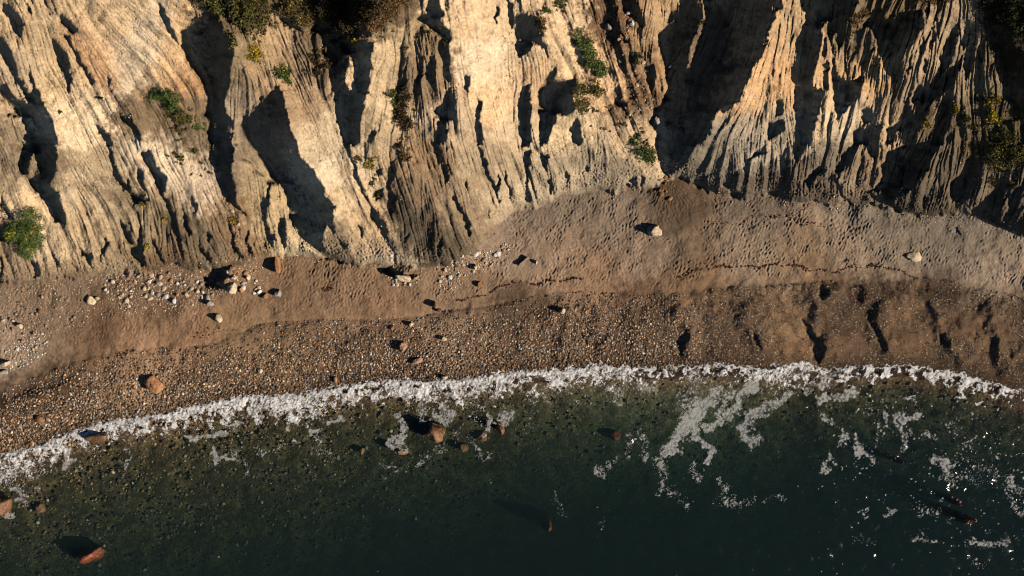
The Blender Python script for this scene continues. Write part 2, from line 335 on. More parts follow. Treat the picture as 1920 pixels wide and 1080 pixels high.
# how strongly each part of the cliff is rilled  (coarse, medium, fine, smoothness of the clay)
RIL = [(50,60,.5,.5,.5),(200,60,.1,.15,.4),(250,30,.05,.1,.4),(250,110,.1,.15,.3),(150,180,.5,.6,.6),(80,200,.4,.5,.6),(50,400,.2,.3,.4),(150,320,.5,.9,.8),(230,380,.3,.4,.5),(180,440,.5,1,.8),(280,320,.7,.9,.7),(320,260,.4,.4,.4),(300,440,1,.8,.4),(380,350,.4,.5,.5),(400,430,.8,.9,.7),(50,480,.7,.9,.6),(450,120,.5,.8,.6),(500,220,.3,.4,.4),(560,100,.7,.6,.6),(600,260,.1,.15,.3),(640,340,.1,.2,.4),(660,430,.3,.6,.6),(700,480,.1,.3,.4),(560,420,.6,.9,.7),(530,330,.3,.5,.4),(720,60,.1,.3,.6),(710,180,.1,.3,.4),(780,130,1.1,1.1,.7),(800,200,1.0,1,.7),(760,250,.7,.9,.8),(760,350,.8,1.,.9),(760,450,.8,1.1,.9),(830,320,.8,.9,.8),(840,440,.8,.8,.8),(900,60,.1,.2,.4),(900,130,.05,.1,.3),(930,230,.6,.5,.5),(900,350,.6,.8,.7),(960,330,.7,.6,.6),(990,170,.7,.9,.6),(1000,60,.3,.3,.4),(1050,100,.1,.2,.4),(1100,180,.15,.2,.4),(1080,240,.3,.5,.5),(1100,310,.3,.6,.8),(1050,340,.4,.6,.8),(1150,60,.5,.6,1.),(1170,200,.3,.5,1.2),(1230,50,.8,.8,.8),(1210,260,.2,.3,.5),(1330,100,.8,.6,.5),(1400,100,.8,.7,.5),(1380,220,.4,.5,.5),(1400,290,.3,.5,.7),(1440,170,.6,.6,.5),(1480,60,.9,.8,.6),(1500,250,.3,.4,.6),(1550,150,.8,.9,.6),(1550,250,.2,.4,.5),(1620,90,.9,1.1,.8),(1640,170,.9,.9,.7),(1600,240,.4,.8,.9),(1630,320,.9,1.1,1.),(1500,340,.8,1.1,1.1),(1420,350,.7,1.0,1.),(1700,200,1.3,1.2,.7),(1760,80,1.4,1.1,.6),(1740,180,1.4,1.2,.7),(1820,140,1.3,1.1,.6),(1830,220,.6,.6,.9),(1700,330,1.2,1.2,.8),(1780,330,1.2,1.1,.8),(1870,250,.4,.4,1.2),(1890,400,1.1,.9,.7),(1900,60,.3,.4,.8)]
ra = rbf(RIL, 32)(UU, VV)
cl = sstep(-2, 14, D)
# planar facets between crisp arrises, sharp runnels between ribs
cut = lambda n, w: np.exp(-(n/w)**2)
vee = lambda n, w: np.minimum(np.abs(n)/w, 1.0)**.8
wide = blur(ra[...,1],25,25)
det = 0.60*(tri(.30*L0+.2)-.5)*(.55+.45*ra[...,0].clip(0,1)) + 0.11*(tri(.45*L1+.1*L0)-.5)*(.35+ra[...,0])
mo1 = .1+1.35*sstep(-.7,.9,noise_fbm((NV,NU),70,97,2.0)); mo2 = 1.35*sstep(-.5,1.0,noise_fbm((NV,NU),38,98,1.9))
det += mo1*ra[...,0]*(.11+.08*sstep(1250,1500,UU))*(vee(L1,.42)-1)
det += mo2*ra[...,1]*(.019+.032*sstep(1250,1500,UU))*(vee(L2+.35*L1,.55)-1) + ra[...,1]*.035*(tri(.6*L2)-.5)
det += ra[...,2]*0.012*(vee(L3,.8)-1)
fine = noise_fbm((NV,NU), 7, 44, 1.7)
brk = noise_band((NV,NU), 34, 42, .4, 141, .6)+.35*noise_fbm((NV,NU),10,142,2.4)      # slabs spalled off the face
det += 0.13*(np.round(brk*.9+.25*L1)*.6+.4*brk)*.5*(.35+.5*ra[...,2])
det += 0.010*fine*(0.2+ra[...,2])
# hard thin beds stand out as ledges
Zs = Z+1.2*noise_fbm((NV,NU),200,45,3)+0.012*(UU-CU)
bed = np.sin(Zs*2.1+1.3*np.sin(Zs*.83))*.5+.5*np.sin(Zs*5.3+.7)
det += 0.05*bed*(1.1-ra[...,1].clip(0,1))
# deep hairline fractures on the smooth slabs
crk = noise_band((NV,NU), 55, 38, .5, 46, .6)+.18*noise_fbm((NV,NU),12,47,1.8)
det -= 0.16*cut(crk,.03)*(ra[...,0] < .6)
Z = Z+det*cl
inland = (D > 4)
for it in range(4):
    s_ = shadow_map(Z); want = M > 0.5
    e = np.where(want & (s_ < 0.10), -(0.10-s_).clip(0,0.8), 0)
    e2 = np.where((~want) & inland & (s_ > 0.10), (s_-0.08).clip(0,0.9), 0)
    Z = Z+blur(e, 1.6, 2.0)*0.9+blur(e2, 2.2, 3.5)*0.8
Z1 = Z
# flakes of talus near the foot
toe = sstep(70, 0, D)*cl
Z1 += toe*0.07*noise_band((NV,NU),7,7,0,48,.6)
# ---- beach relief
bm = 1-sstep(-6, 6, D)
up = sstep(4, 22, berm[None,:]-VV)*bm      # trampled sand above the berm
fanP = np.zeros((NV,NU)); fill_poly([(1248,340),(1262,335),(1300,345),(1322,368),(1335,392),(1326,405),(1300,425),(1270,440),(1240,445),(1218,420),(1222,370),(1235,345)], fanP)
fan = blur(fanP, 4, 4)
smo = blur(noise_fbm((NV,NU),50,52,2.2),2,2)
calm = np.clip(fan*1.3+sstep(-.2,.1,-((VV-berm[None,:]+14)/40.0)**2+.06)*.6,0,1)
tr1 = noise_band((NV,NU), 5.6, 13, 0.45, 50, .38); tr2 = noise_band((NV,NU), 6.5, 10, -.5, 51, .42)
Z1 += up*(1-calm)*(0.018*tr1+0.012*tr2)*(0.72+.45*np.clip(smo,-1.2,1.2))*(1-.35*sstep(700,300,UU))
ridge = np.exp(-((VV-(745-.30*UU))/16.0)**2)*sstep(150,90,UU)
Z1 += -.45*ridge*bm
Z1 += bm*0.006*noise_fbm((NV,NU),5,53,1.5) + bm*0.06*noise_fbm((NV,NU),60,54,2.4)*sstep(5,60,shore[None,:]-VV)
ap = np.hypot(UU-1252, VV-334); an = np.arctan2(VV-334, UU-1252)
Z1 += blur(fanP,12,9)*.8*np.exp(-ap/60.0)+fan*(0+0.035*np.sin(an*46+2*noise_fbm((NV,NU),30,55,2))*sstep(120,30,ap)*sstep(5,30,ap))
# small cones of washed clay at the foot further east
for (cu, cv, r, h) in [(1484,372,18,.5),(1525,370,16,.45),(1565,378,20,.5),(1622,385,17,.45),(1645,440,30,.1),(780,508,30,.25),(905,500,40,.15)]:
    Z1 += h*np.exp(-((UU-cu)**2+((VV-cv)*1.0)**2)/(r*r))*bm
# shingle hollows
shm = sstep(-4, 10, VV-berm[None,:])*bm
Z1 += shm*0.014*noise_band((NV,NU),26,40,.2,56,.6)*sstep(3,30,shore[None,:]-VV)
Z = Z1

# ------------------------------------------------------------------ ground colours (albedo), surveyed patches, some slope shade painted in
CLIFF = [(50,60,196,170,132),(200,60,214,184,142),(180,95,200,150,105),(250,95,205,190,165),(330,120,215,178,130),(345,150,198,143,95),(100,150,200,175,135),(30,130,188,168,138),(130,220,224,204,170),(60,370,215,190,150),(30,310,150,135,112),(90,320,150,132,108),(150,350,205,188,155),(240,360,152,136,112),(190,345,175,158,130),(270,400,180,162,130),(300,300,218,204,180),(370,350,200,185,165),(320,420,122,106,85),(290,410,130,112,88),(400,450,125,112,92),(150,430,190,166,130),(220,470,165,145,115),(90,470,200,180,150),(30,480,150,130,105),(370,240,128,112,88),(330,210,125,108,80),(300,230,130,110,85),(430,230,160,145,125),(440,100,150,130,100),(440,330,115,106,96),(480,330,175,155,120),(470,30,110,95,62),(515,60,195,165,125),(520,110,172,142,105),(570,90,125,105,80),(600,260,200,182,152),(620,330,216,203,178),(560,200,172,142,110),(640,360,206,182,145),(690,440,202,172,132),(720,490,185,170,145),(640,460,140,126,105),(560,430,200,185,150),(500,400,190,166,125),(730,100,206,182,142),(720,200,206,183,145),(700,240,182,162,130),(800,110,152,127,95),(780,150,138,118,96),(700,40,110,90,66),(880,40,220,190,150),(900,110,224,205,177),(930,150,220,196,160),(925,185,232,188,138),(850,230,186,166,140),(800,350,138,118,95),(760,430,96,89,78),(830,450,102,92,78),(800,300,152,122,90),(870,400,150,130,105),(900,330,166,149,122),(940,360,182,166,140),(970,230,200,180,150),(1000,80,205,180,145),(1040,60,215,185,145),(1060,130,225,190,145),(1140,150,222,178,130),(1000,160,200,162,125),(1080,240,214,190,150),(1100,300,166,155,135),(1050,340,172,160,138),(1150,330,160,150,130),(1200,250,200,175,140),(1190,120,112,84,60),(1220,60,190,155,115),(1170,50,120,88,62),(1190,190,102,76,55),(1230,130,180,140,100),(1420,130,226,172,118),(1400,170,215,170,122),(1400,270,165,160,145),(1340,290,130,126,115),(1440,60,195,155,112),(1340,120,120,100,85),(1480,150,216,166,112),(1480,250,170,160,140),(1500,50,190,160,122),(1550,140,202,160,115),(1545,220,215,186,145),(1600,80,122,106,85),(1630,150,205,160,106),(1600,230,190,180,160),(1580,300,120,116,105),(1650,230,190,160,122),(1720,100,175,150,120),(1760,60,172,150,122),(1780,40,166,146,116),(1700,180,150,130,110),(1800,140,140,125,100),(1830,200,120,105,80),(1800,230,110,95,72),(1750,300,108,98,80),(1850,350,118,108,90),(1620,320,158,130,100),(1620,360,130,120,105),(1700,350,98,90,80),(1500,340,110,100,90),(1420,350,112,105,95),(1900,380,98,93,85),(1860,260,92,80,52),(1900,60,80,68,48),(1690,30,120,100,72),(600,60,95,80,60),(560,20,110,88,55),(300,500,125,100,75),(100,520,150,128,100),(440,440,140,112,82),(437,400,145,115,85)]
SAND = [(100,600,128,103,76),(30,660,150,125,98),(300,610,122,92,64),(200,640,112,84,58),(60,730,75,56,40),(500,580,128,98,68),(650,550,132,102,72),(260,655,168,128,88),(340,650,150,112,76),(450,640,135,104,70),(700,600,140,106,74),(850,560,132,104,76),(1000,450,140,116,92),(1000,410,118,102,84),(1150,400,125,106,86),(1200,450,138,114,90),(1050,500,148,120,92),(1100,530,146,112,80),(1280,390,108,84,58),(1300,430,118,96,72),(1250,440,112,94,74),(1400,400,112,96,78),(1400,450,142,119,94),(1500,500,142,114,84),(1600,470,146,124,98),(1650,400,115,102,86),(1700,450,130,113,92),(1800,450,122,108,90),(1850,500,146,126,102),(1900,530,150,128,104),(1750,420,116,104,88),(1300,540,128,98,68),(1550,520,126,97,68),(1000,600,98,76,55),(700,650,84,66,48),(400,700,92,72,52),(100,790,95,72,50),(480,640,125,98,66),(1200,600,100,76,54),(1480,620,150,115,76),(1500,660,138,104,68),(1600,560,88,70,54),(1590,640,108,82,58),(1720,600,130,98,68),(1690,650,128,98,66),(1640,600,105,80,56),(1780,570,92,72,55),(1840,620,128,97,66),(1900,650,112,86,60),(1700,680,105,80,56),(1800,660,112,86,60),(1900,580,118,92,66),(1400,640,96,74,54)]  # darkest point, far left, paints a slope's soft shade into the beach colour
def lin(c): c = np.asarray(c, float)/255.0; return np.where(c <= .04045, c/12.92, ((c+.055)/1.055)**2.4)
ww = noise_fbm((NV,NU),28,61,1.8)*9; wz = noise_fbm((NV,NU),28,62,1.8)*7
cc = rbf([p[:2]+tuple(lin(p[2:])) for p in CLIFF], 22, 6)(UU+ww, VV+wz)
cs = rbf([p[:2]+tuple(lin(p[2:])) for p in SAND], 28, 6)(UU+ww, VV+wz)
n1 = noise_fbm((NV,NU),90,63,2.0); n2 = noise_fbm((NV,NU),10,64,1.5); n3 = noise_fbm((NV,NU),3.5,65,1.3)
strat = np.sin(Zs*3.1+1.0*np.sin(Zs*1.7))*.6+.4*np.sin(Zs*9.0+n2)
cc = cc*(1+0.07*n2+0.05*n3+0.07*strat+.06*noise_fbm((NV,NU),60,143,2.0))[...,None]
# rusty iron staining and pale salt
rust = .6*sstep(.9,1.9,noise_fbm((NV,NU),35,66,1.9)+.35*strat)
cc = cc*(1-rust[...,None]*np.array([.04,.16,.34]))
dk = sstep(1.0,2.0,noise_fbm((NV,NU),40,67,1.7)+.3*L2)
cc = cc*(1-.30*dk[...,None])
# runnels are tinted darker and browner
runnel_tint = cut(L2+.35*L1,.36)*ra[...,1].clip(0,1)
cc = cc*(1-runnel_tint[...,None]*np.array([.16,.22,.28]))
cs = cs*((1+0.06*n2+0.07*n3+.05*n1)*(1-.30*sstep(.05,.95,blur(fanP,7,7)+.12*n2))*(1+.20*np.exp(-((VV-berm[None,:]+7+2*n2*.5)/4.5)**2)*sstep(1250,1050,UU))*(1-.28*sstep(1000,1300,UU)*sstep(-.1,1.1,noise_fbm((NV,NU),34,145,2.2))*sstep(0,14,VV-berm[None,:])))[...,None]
m = bm[...,None]
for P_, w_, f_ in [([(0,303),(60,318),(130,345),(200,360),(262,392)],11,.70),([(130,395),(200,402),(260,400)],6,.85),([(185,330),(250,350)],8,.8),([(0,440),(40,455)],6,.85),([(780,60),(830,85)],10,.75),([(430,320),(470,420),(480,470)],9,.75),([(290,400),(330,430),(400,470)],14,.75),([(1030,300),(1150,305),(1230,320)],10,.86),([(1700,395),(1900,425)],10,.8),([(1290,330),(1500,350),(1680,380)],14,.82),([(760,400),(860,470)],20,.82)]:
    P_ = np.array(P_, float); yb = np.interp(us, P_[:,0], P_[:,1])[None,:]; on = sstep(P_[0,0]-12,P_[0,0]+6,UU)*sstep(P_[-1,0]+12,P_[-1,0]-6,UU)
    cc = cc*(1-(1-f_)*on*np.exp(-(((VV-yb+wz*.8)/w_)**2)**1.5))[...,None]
_l = cc@np.array([.3,.6,.1]); cc = cc*.55+.45*_l[...,None]*(lin((212,184,148))/(lin((212,184,148))@np.array([.3,.6,.1])))
cm = sstep(-1.2, 1.2, -D)[...,None]
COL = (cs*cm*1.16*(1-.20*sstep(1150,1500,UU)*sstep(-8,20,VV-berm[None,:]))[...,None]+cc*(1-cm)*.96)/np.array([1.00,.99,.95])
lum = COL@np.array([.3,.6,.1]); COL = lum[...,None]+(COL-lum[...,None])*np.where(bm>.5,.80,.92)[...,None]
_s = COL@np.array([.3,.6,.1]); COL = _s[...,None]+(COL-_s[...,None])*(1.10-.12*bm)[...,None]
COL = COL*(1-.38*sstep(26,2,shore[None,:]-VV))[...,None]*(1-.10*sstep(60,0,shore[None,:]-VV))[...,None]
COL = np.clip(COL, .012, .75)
# END_DETAIL
# ------------------------------------------------------------------ helpers
C = scene.collection
rnd = random.Random(5)
def tag(o, label=None, cat=None, group=None, kind=None):
    if label: o["label"] = label
    if cat: o["category"] = cat
    if group: o["group"] = group
    if kind: o["kind"] = kind
    return o
def np_mesh(name, co, faces, col=None, smooth=True, attrs=None):
    """faces: int array (n,3) or (n,4)"""
    me = bpy.data.meshes.new(name); co = np.asarray(co, np.float32); faces = np.asarray(faces, np.int32)
    n, k = faces.shape
    me.vertices.add(len(co)); me.vertices.foreach_set("co", co.ravel())
    me.loops.add(n*k); me.loops.foreach_set("vertex_index", faces.ravel())
    me.polygons.add(n); me.polygons.foreach_set("loop_start", np.arange(0, n*k, k, dtype=np.int32))
    me.polygons.foreach_set("loop_total", np.full(n, k, np.int32))
    if smooth: me.polygons.foreach_set("use_smooth", np.ones(n, bool))
    if col is not None:
        a = me.attributes.new("tint", 'FLOAT_COLOR', 'POINT')
        c = np.ones((len(co),4), np.float32); c[:,:3] = col; a.data.foreach_set("color", c.ravel())
    for k2, v in (attrs or {}).items():
        a = me.attributes.new(k2, 'FLOAT', 'POINT'); a.data.foreach_set("value", np.asarray(v, np.float32).ravel())
    me.update(); me.validate(verbose=False)
    return me
def link(name, me, mat=None, parent=None, loc=None):
    o = bpy.data.objects.new(name, me); C.objects.link(o)
    if mat: me.materials.append(mat)
    if parent: o.parent = parent
    if loc is not None: o.location = loc
    return o
def pt(u, v, dz=0.0):
    """map position (u,v) on the land surface -> world"""
    u = np.asarray(u, float); v = np.asarray(v, float)
    z = bil(Z, u, v); s = K*(1-z/H)
    return np.stack([(u-CU)*s, -(v-CV)*s, z+dz], -1)
class Mat:
    def __init__(self, name):
        self.m = bpy.data.materials.new(name); self.m.use_nodes = True
        self.n = self.m.node_tree.nodes; self.l = self.m.node_tree.links
        self.b = self.n["Principled BSDF"]; self.tc = None
    def new(self, t, **kw):
        x = self.n.new(t)
        for k, v in kw.items(): setattr(x, k, v)
        return x
    def coord(self):
        if not self.tc: self.tc = self.new("ShaderNodeTexCoord")
        return self.tc.outputs["Object"]
    def noise(self, scale, detail=4, rough=.6, vec=None):
        x = self.new("ShaderNodeTexNoise"); x.inputs["Scale"].default_value = scale
        x.inputs["Detail"].default_value = detail; x.inputs["Roughness"].default_value = rough
        self.l.new(vec or self.coord(), x.inputs["Vector"]); return x.outputs["Fac"]
    def ramp(self, f, a, b, c0, c1):
        x = self.new("ShaderNodeMapRange"); self.l.new(f, x.inputs["Value"])
        for i, v in zip(("From Min","From Max","To Min","To Max"), (a,b,c0,c1)): x.inputs[i].default_value = v
        return x.outputs[0]
    def mul(self, col, f):
        x = self.new("ShaderNodeVectorMath", operation='SCALE'); self.l.new(col, x.inputs[0]); self.l.new(f, x.inputs["Scale"])
        return x.outputs[0]
    def mix(self, f, a, b):
        x = self.new("ShaderNodeMix", data_type='RGBA'); 
        if isinstance(f, float): x.inputs[0].default_value = f
        else: self.l.new(f, x.inputs[0])
        for s, v in ((6, a), (7, b)):
            if isinstance(v, tuple): x.inputs[s].default_value = (*v, 1)
            else: self.l.new(v, x.inputs[s])
        return x.outputs[2]
    def attr(self, name, out="Color"):
        x = self.new("ShaderNodeAttribute"); x.attribute_name = name; return x.outputs[out]
    def bump(self, h, dist=.05, strength=1.0):
        x = self.new("ShaderNodeBump"); x.inputs["Distance"].default_value = dist; x.inputs["Strength"].default_value = strength
        self.l.new(h, x.inputs["Height"]); self.l.new(x.outputs[0], self.b.inputs["Normal"]); return x
    def base(self, col):
        if isinstance(col, tuple): self.b.inputs["Base Color"].default_value = (*col, 1)
        else: self.l.new(col, self.b.inputs["Base Color"])
    def rough(self, r, spec=.2):
        self.b.inputs["Roughness"].default_value = r; self.b.inputs["Specular IOR Level"].default_value = spec

# ground material: surveyed tint, grit and grain
def ground_mat(name, bump_d, lo, hi, sc):
    m = Mat(name); c = m.attr("tint")
    f = m.ramp(m.noise(sc, 6, .75), .25, .75, lo, hi)
    f2 = m.ramp(m.noise(sc*.23, 5, .7), .3, .7, .88, 1.12)
    m.base(m.mul(m.mul(c, f), f2)); m.rough(.95, .1)
    m.bump(m.noise(sc*.8, 6, .75), bump_d); return m.m
M_CLIFF = ground_mat("clay_cliff", .10, .70, 1.30, 5.0)
M_SAND = ground_mat("beach_sand", .045, .72, 1.28, 8.0)

# ------------------------------------------------------------------ the land: one surface, cut at the cliff foot
SCL = K*(1-Z/H)
XYZ = np.stack([(UU-CU)*SCL, -(VV-CV)*SCL, Z], -1)
idx = np.arange(NU*NV).reshape(NV, NU)
Q = np.stack([idx[1:,:-1], idx[1:,1:], idx[:-1,1:], idx[:-1,:-1]], -1)
Dm = D[:-1,:-1]; keep = (VV-shore[None,:])[:-1,:-1] < 22
def sub(name, mask, mat, **kw):
    q = Q[mask]; used = np.unique(q); remap = np.full(NU*NV, -1, np.int32); remap[used] = np.arange(len(used))
    me = np_mesh(name, XYZ.reshape(-1,3)[used], remap[q], COL.reshape(-1,3)[used])
    return tag(link(name, me, mat), **kw)
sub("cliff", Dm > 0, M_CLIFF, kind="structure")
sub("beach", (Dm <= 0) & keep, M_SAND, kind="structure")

# ------------------------------------------------------------------ sea bed and water
shB = np.interp
def bed_z(u, v):
    d = (v-np.interp(u, us, shore))
    dd = np.clip(d, 0, None)
    right = sstep(300, 1500, u)
    return -0.04-0.0085*dd*(1+1.0*right)-0.000008*dd*dd*(1+1.5*right)
bu, bv = np.meshgrid(np.arange(U0, U1+1, 5.0), np.arange(640, 1300, 4.0))
SEAN = noise_fbm(bu.shape, 60, 71, 2.2, st=4.5); SEAM = noise_fbm(bu.shape, 14, 72, 1.7, st=4.5)
bzz = bed_z(bu, bv)+(.10*SEAN+.03*SEAM)*sstep(0,60,bv-np.interp(bu,us,shore))
bs = K*(1-bzz/H)
bco = np.stack([(bu-CU)*bs, -(bv-CV)*bs, bzz], -1).reshape(-1,3)
nb, mb = bu.shape; bi = np.arange(nb*mb).reshape(nb, mb)
bq = np.stack([bi[1:,:-1], bi[1:,1:], bi[:-1,1:], bi[:-1,:-1]], -1).reshape(-1,4)
rightg = sstep(900,1300,bu)*sstep(1500,1350,bu)
c0 = np.array(lin((96,84,58))); c1 = np.array(lin((66,60,42))); c2 = np.array(lin((118,112,88)))
wA = sstep(-.6,.9,SEAN)[...,None]
bc = c0*(1-wA)+c1*wA
bc = bc*(1-rightg[...,None]*.7)+c2*rightg[...,None]*.7
shal = sstep(70,5,bv-np.interp(bu,us,shore)); bc = bc*(1-shal[...,None])+np.array(lin((112,88,66)))*shal[...,None]
kelp = sstep(.35,1.3,noise_fbm(bu.shape, 30, 73, 1.8, st=4.5))*sstep(1250,1600,bu)
bc = bc*(1-.75*kelp[...,None])
m = Mat("sea_bed_gravel"); vo = m.new("ShaderNodeTexVoronoi"); vo.inputs["Scale"].default_value = 3.2
m.l.new(m.coord(), vo.inputs["Vector"])
f = m.ramp(vo.outputs["Distance"], .1, .6, 1.15, .65)
sep = m.new("ShaderNodeSeparateColor"); m.l.new(vo.outputs["Color"], sep.inputs[0])
f2 = m.ramp(sep.outputs[0], 0, 1, .7, 1.35)
m.base(m.mul(m.mul(m.attr("tint"), f), f2)); m.rough(.9,.1); m.bump(m.ramp(vo.outputs["Distance"],0,.6,1,0), .05)
tag(link("seabed", np_mesh("seabed", bco, bq, np.clip(bc*1.5,.004,.5).reshape(-1,3)), m.m), kind="structure")

# water: a closed body with a rippled top
wu_, wv_ = np.meshgrid(np.arange(U0-30, U1+30, 3.0), np.arange(640, 1330, 3.0))
wr = noise_band(wu_.shape, 46, 26, .25, 74, .5, st=3.0)*.035+noise_band(wu_.shape, 16, 12, -.3, 75, .5, st=3.0)*.012+noise_fbm(wu_.shape,140,76,2.4,st=3.0)*.05
wz = wr*sstep(0,70,wv_-np.interp(wu_,us,shore))
wco = np.stack([(wu_-CU)*K, -(wv_-CV)*K, wz], -1)
nw, mw = wu_.shape; wi = np.arange(nw*mw).reshape(nw, mw)
top = np.stack([wi[1:,:-1], wi[1:,1:], wi[:-1,1:], wi[:-1,:-1]], -1).reshape(-1,4)
ring = np.concatenate([wi[-1,:], wi[-2::-1,-1], wi[0,-2::-1], wi[1:-1,0]])
low = wco.reshape(-1,3)[ring].copy(); low[:,2] = -14.0
co = np.concatenate([wco.reshape(-1,3), low]); nr = len(ring); lo = nw*mw+np.arange(nr)
side = np.stack([ring, lo, np.roll(lo,-1), np.roll(ring,-1)], -1)
me = bpy.data.meshes.new("sea")
fl_ = [tuple(int(a) for a in q) for q in np.concatenate([top, side])]+[tuple(int(a) for a in lo[::-1])]
me.from_pydata(co.tolist(), [], fl_); me.polygons.foreach_set("use_smooth", [True]*len(top)+[False]*(len(fl_)-len(top))); me.update()
m = Mat("sea_water"); out = m.n["Material Output"]; m.n.remove(m.b)
tr = m.new("ShaderNodeBsdfTransparent"); gl = m.new("ShaderNodeBsdfGlossy"); gl.inputs["Roughness"].default_value = .12
fr = m.new("ShaderNodeLayerWeight"); fr.inputs["Blend"].default_value = .5
bp = m.new("ShaderNodeBump"); bp.inputs["Distance"].default_value = .03; m.l.new(m.noise(1.8, 5, .65), bp.inputs["Height"])
m.l.new(bp.outputs[0], gl.inputs["Normal"]); m.l.new(bp.outputs[0], fr.inputs["Normal"])
pw = m.new("ShaderNodeMath", operation='POWER'); m.l.new(fr.outputs["Facing"], pw.inputs[0]); pw.inputs[1].default_value = 5.0
ff = m.ramp(pw.outputs[0], 0, 1, .025, 1.0)
mx = m.new("ShaderNodeMixShader"); m.l.new(ff, mx.inputs[0]); m.l.new(tr.outputs[0], mx.inputs[1]); m.l.new(gl.outputs[0], mx.inputs[2])
m.l.new(mx.outputs[0], out.inputs["Surface"])
va = m.new("ShaderNodeVolumeAbsorption"); va.inputs["Color"].default_value = (.22,.42,.40,1); va.inputs["Density"].default_value = .36
vs_ = m.new("ShaderNodeVolumeScatter"); vs_.inputs["Color"].default_value = (.5,.84,.88,1); vs_.inputs["Density"].default_value = .024
ad = m.new("ShaderNodeAddShader"); m.l.new(va.outputs[0], ad.inputs[0]); m.l.new(vs_.outputs[0], ad.inputs[1])
m.l.new(ad.outputs[0], out.inputs["Volume"])
tag(link("water", me, m.m), kind="structure")

# ------------------------------------------------------------------ foam
fu, fv = np.meshgrid(np.arange(U0, U1, 1.25), np.arange(660, 1140, 1.25))
fs = fu.shape
fd = fv-np.interp(fu, us, shore)
edge = noise_fbm(fs, 14, 81, 3.0)*3.0+noise_fbm(fs, 4, 82, 2.5)*1.0
# (u, solid width, feather width) of the breaking edge
BR = np.array([(-200,10,60),(0,8,45),(60,14,45),(120,20,30),(180,25,25),(230,26,22),(300,26,16),(380,28,18),(450,36,20),(520,34,26),(560,34,34),(620,38,18),(680,34,16),(740,34,18),(800,28,30),(860,26,34),(920,24,40),(960,24,18),(1000,22,24),(1060,20,30),(1140,14,34),(1190,6,16),(1260,6,14),(1340,5,12),(1400,4,12),(1460,5,40),(1520,5,14),(1580,5,12),(1640,8,8),(1690,5,10),(1730,14,8),(1780,20,10),(1840,22,12),(1900,20,14),(2100,20,14)], float)
w1 = np.interp(fu, BR[:,0], BR[:,1]); w2 = np.interp(fu, BR[:,0], BR[:,2])
e = fd+edge
tong = np.abs(noise_band(fs, 70, 160, .0, 83, .6))
w1 = w1*(.28+.35*tong); w2 = w2*1.6
front = sstep(-3, 2, e)*(1-np.clip((e-w1+7*noise_fbm(fs,45,96,2.0)+3*edge)/np.maximum(w2,1),0,1)**.8)
n_st = noise_band(fs, 9, 22, -.35, 84, .5); n_fl = noise_band(fs, 8, 14, .5, 85, .5); n_w = noise_fbm(fs, 16, 86, 1.7)
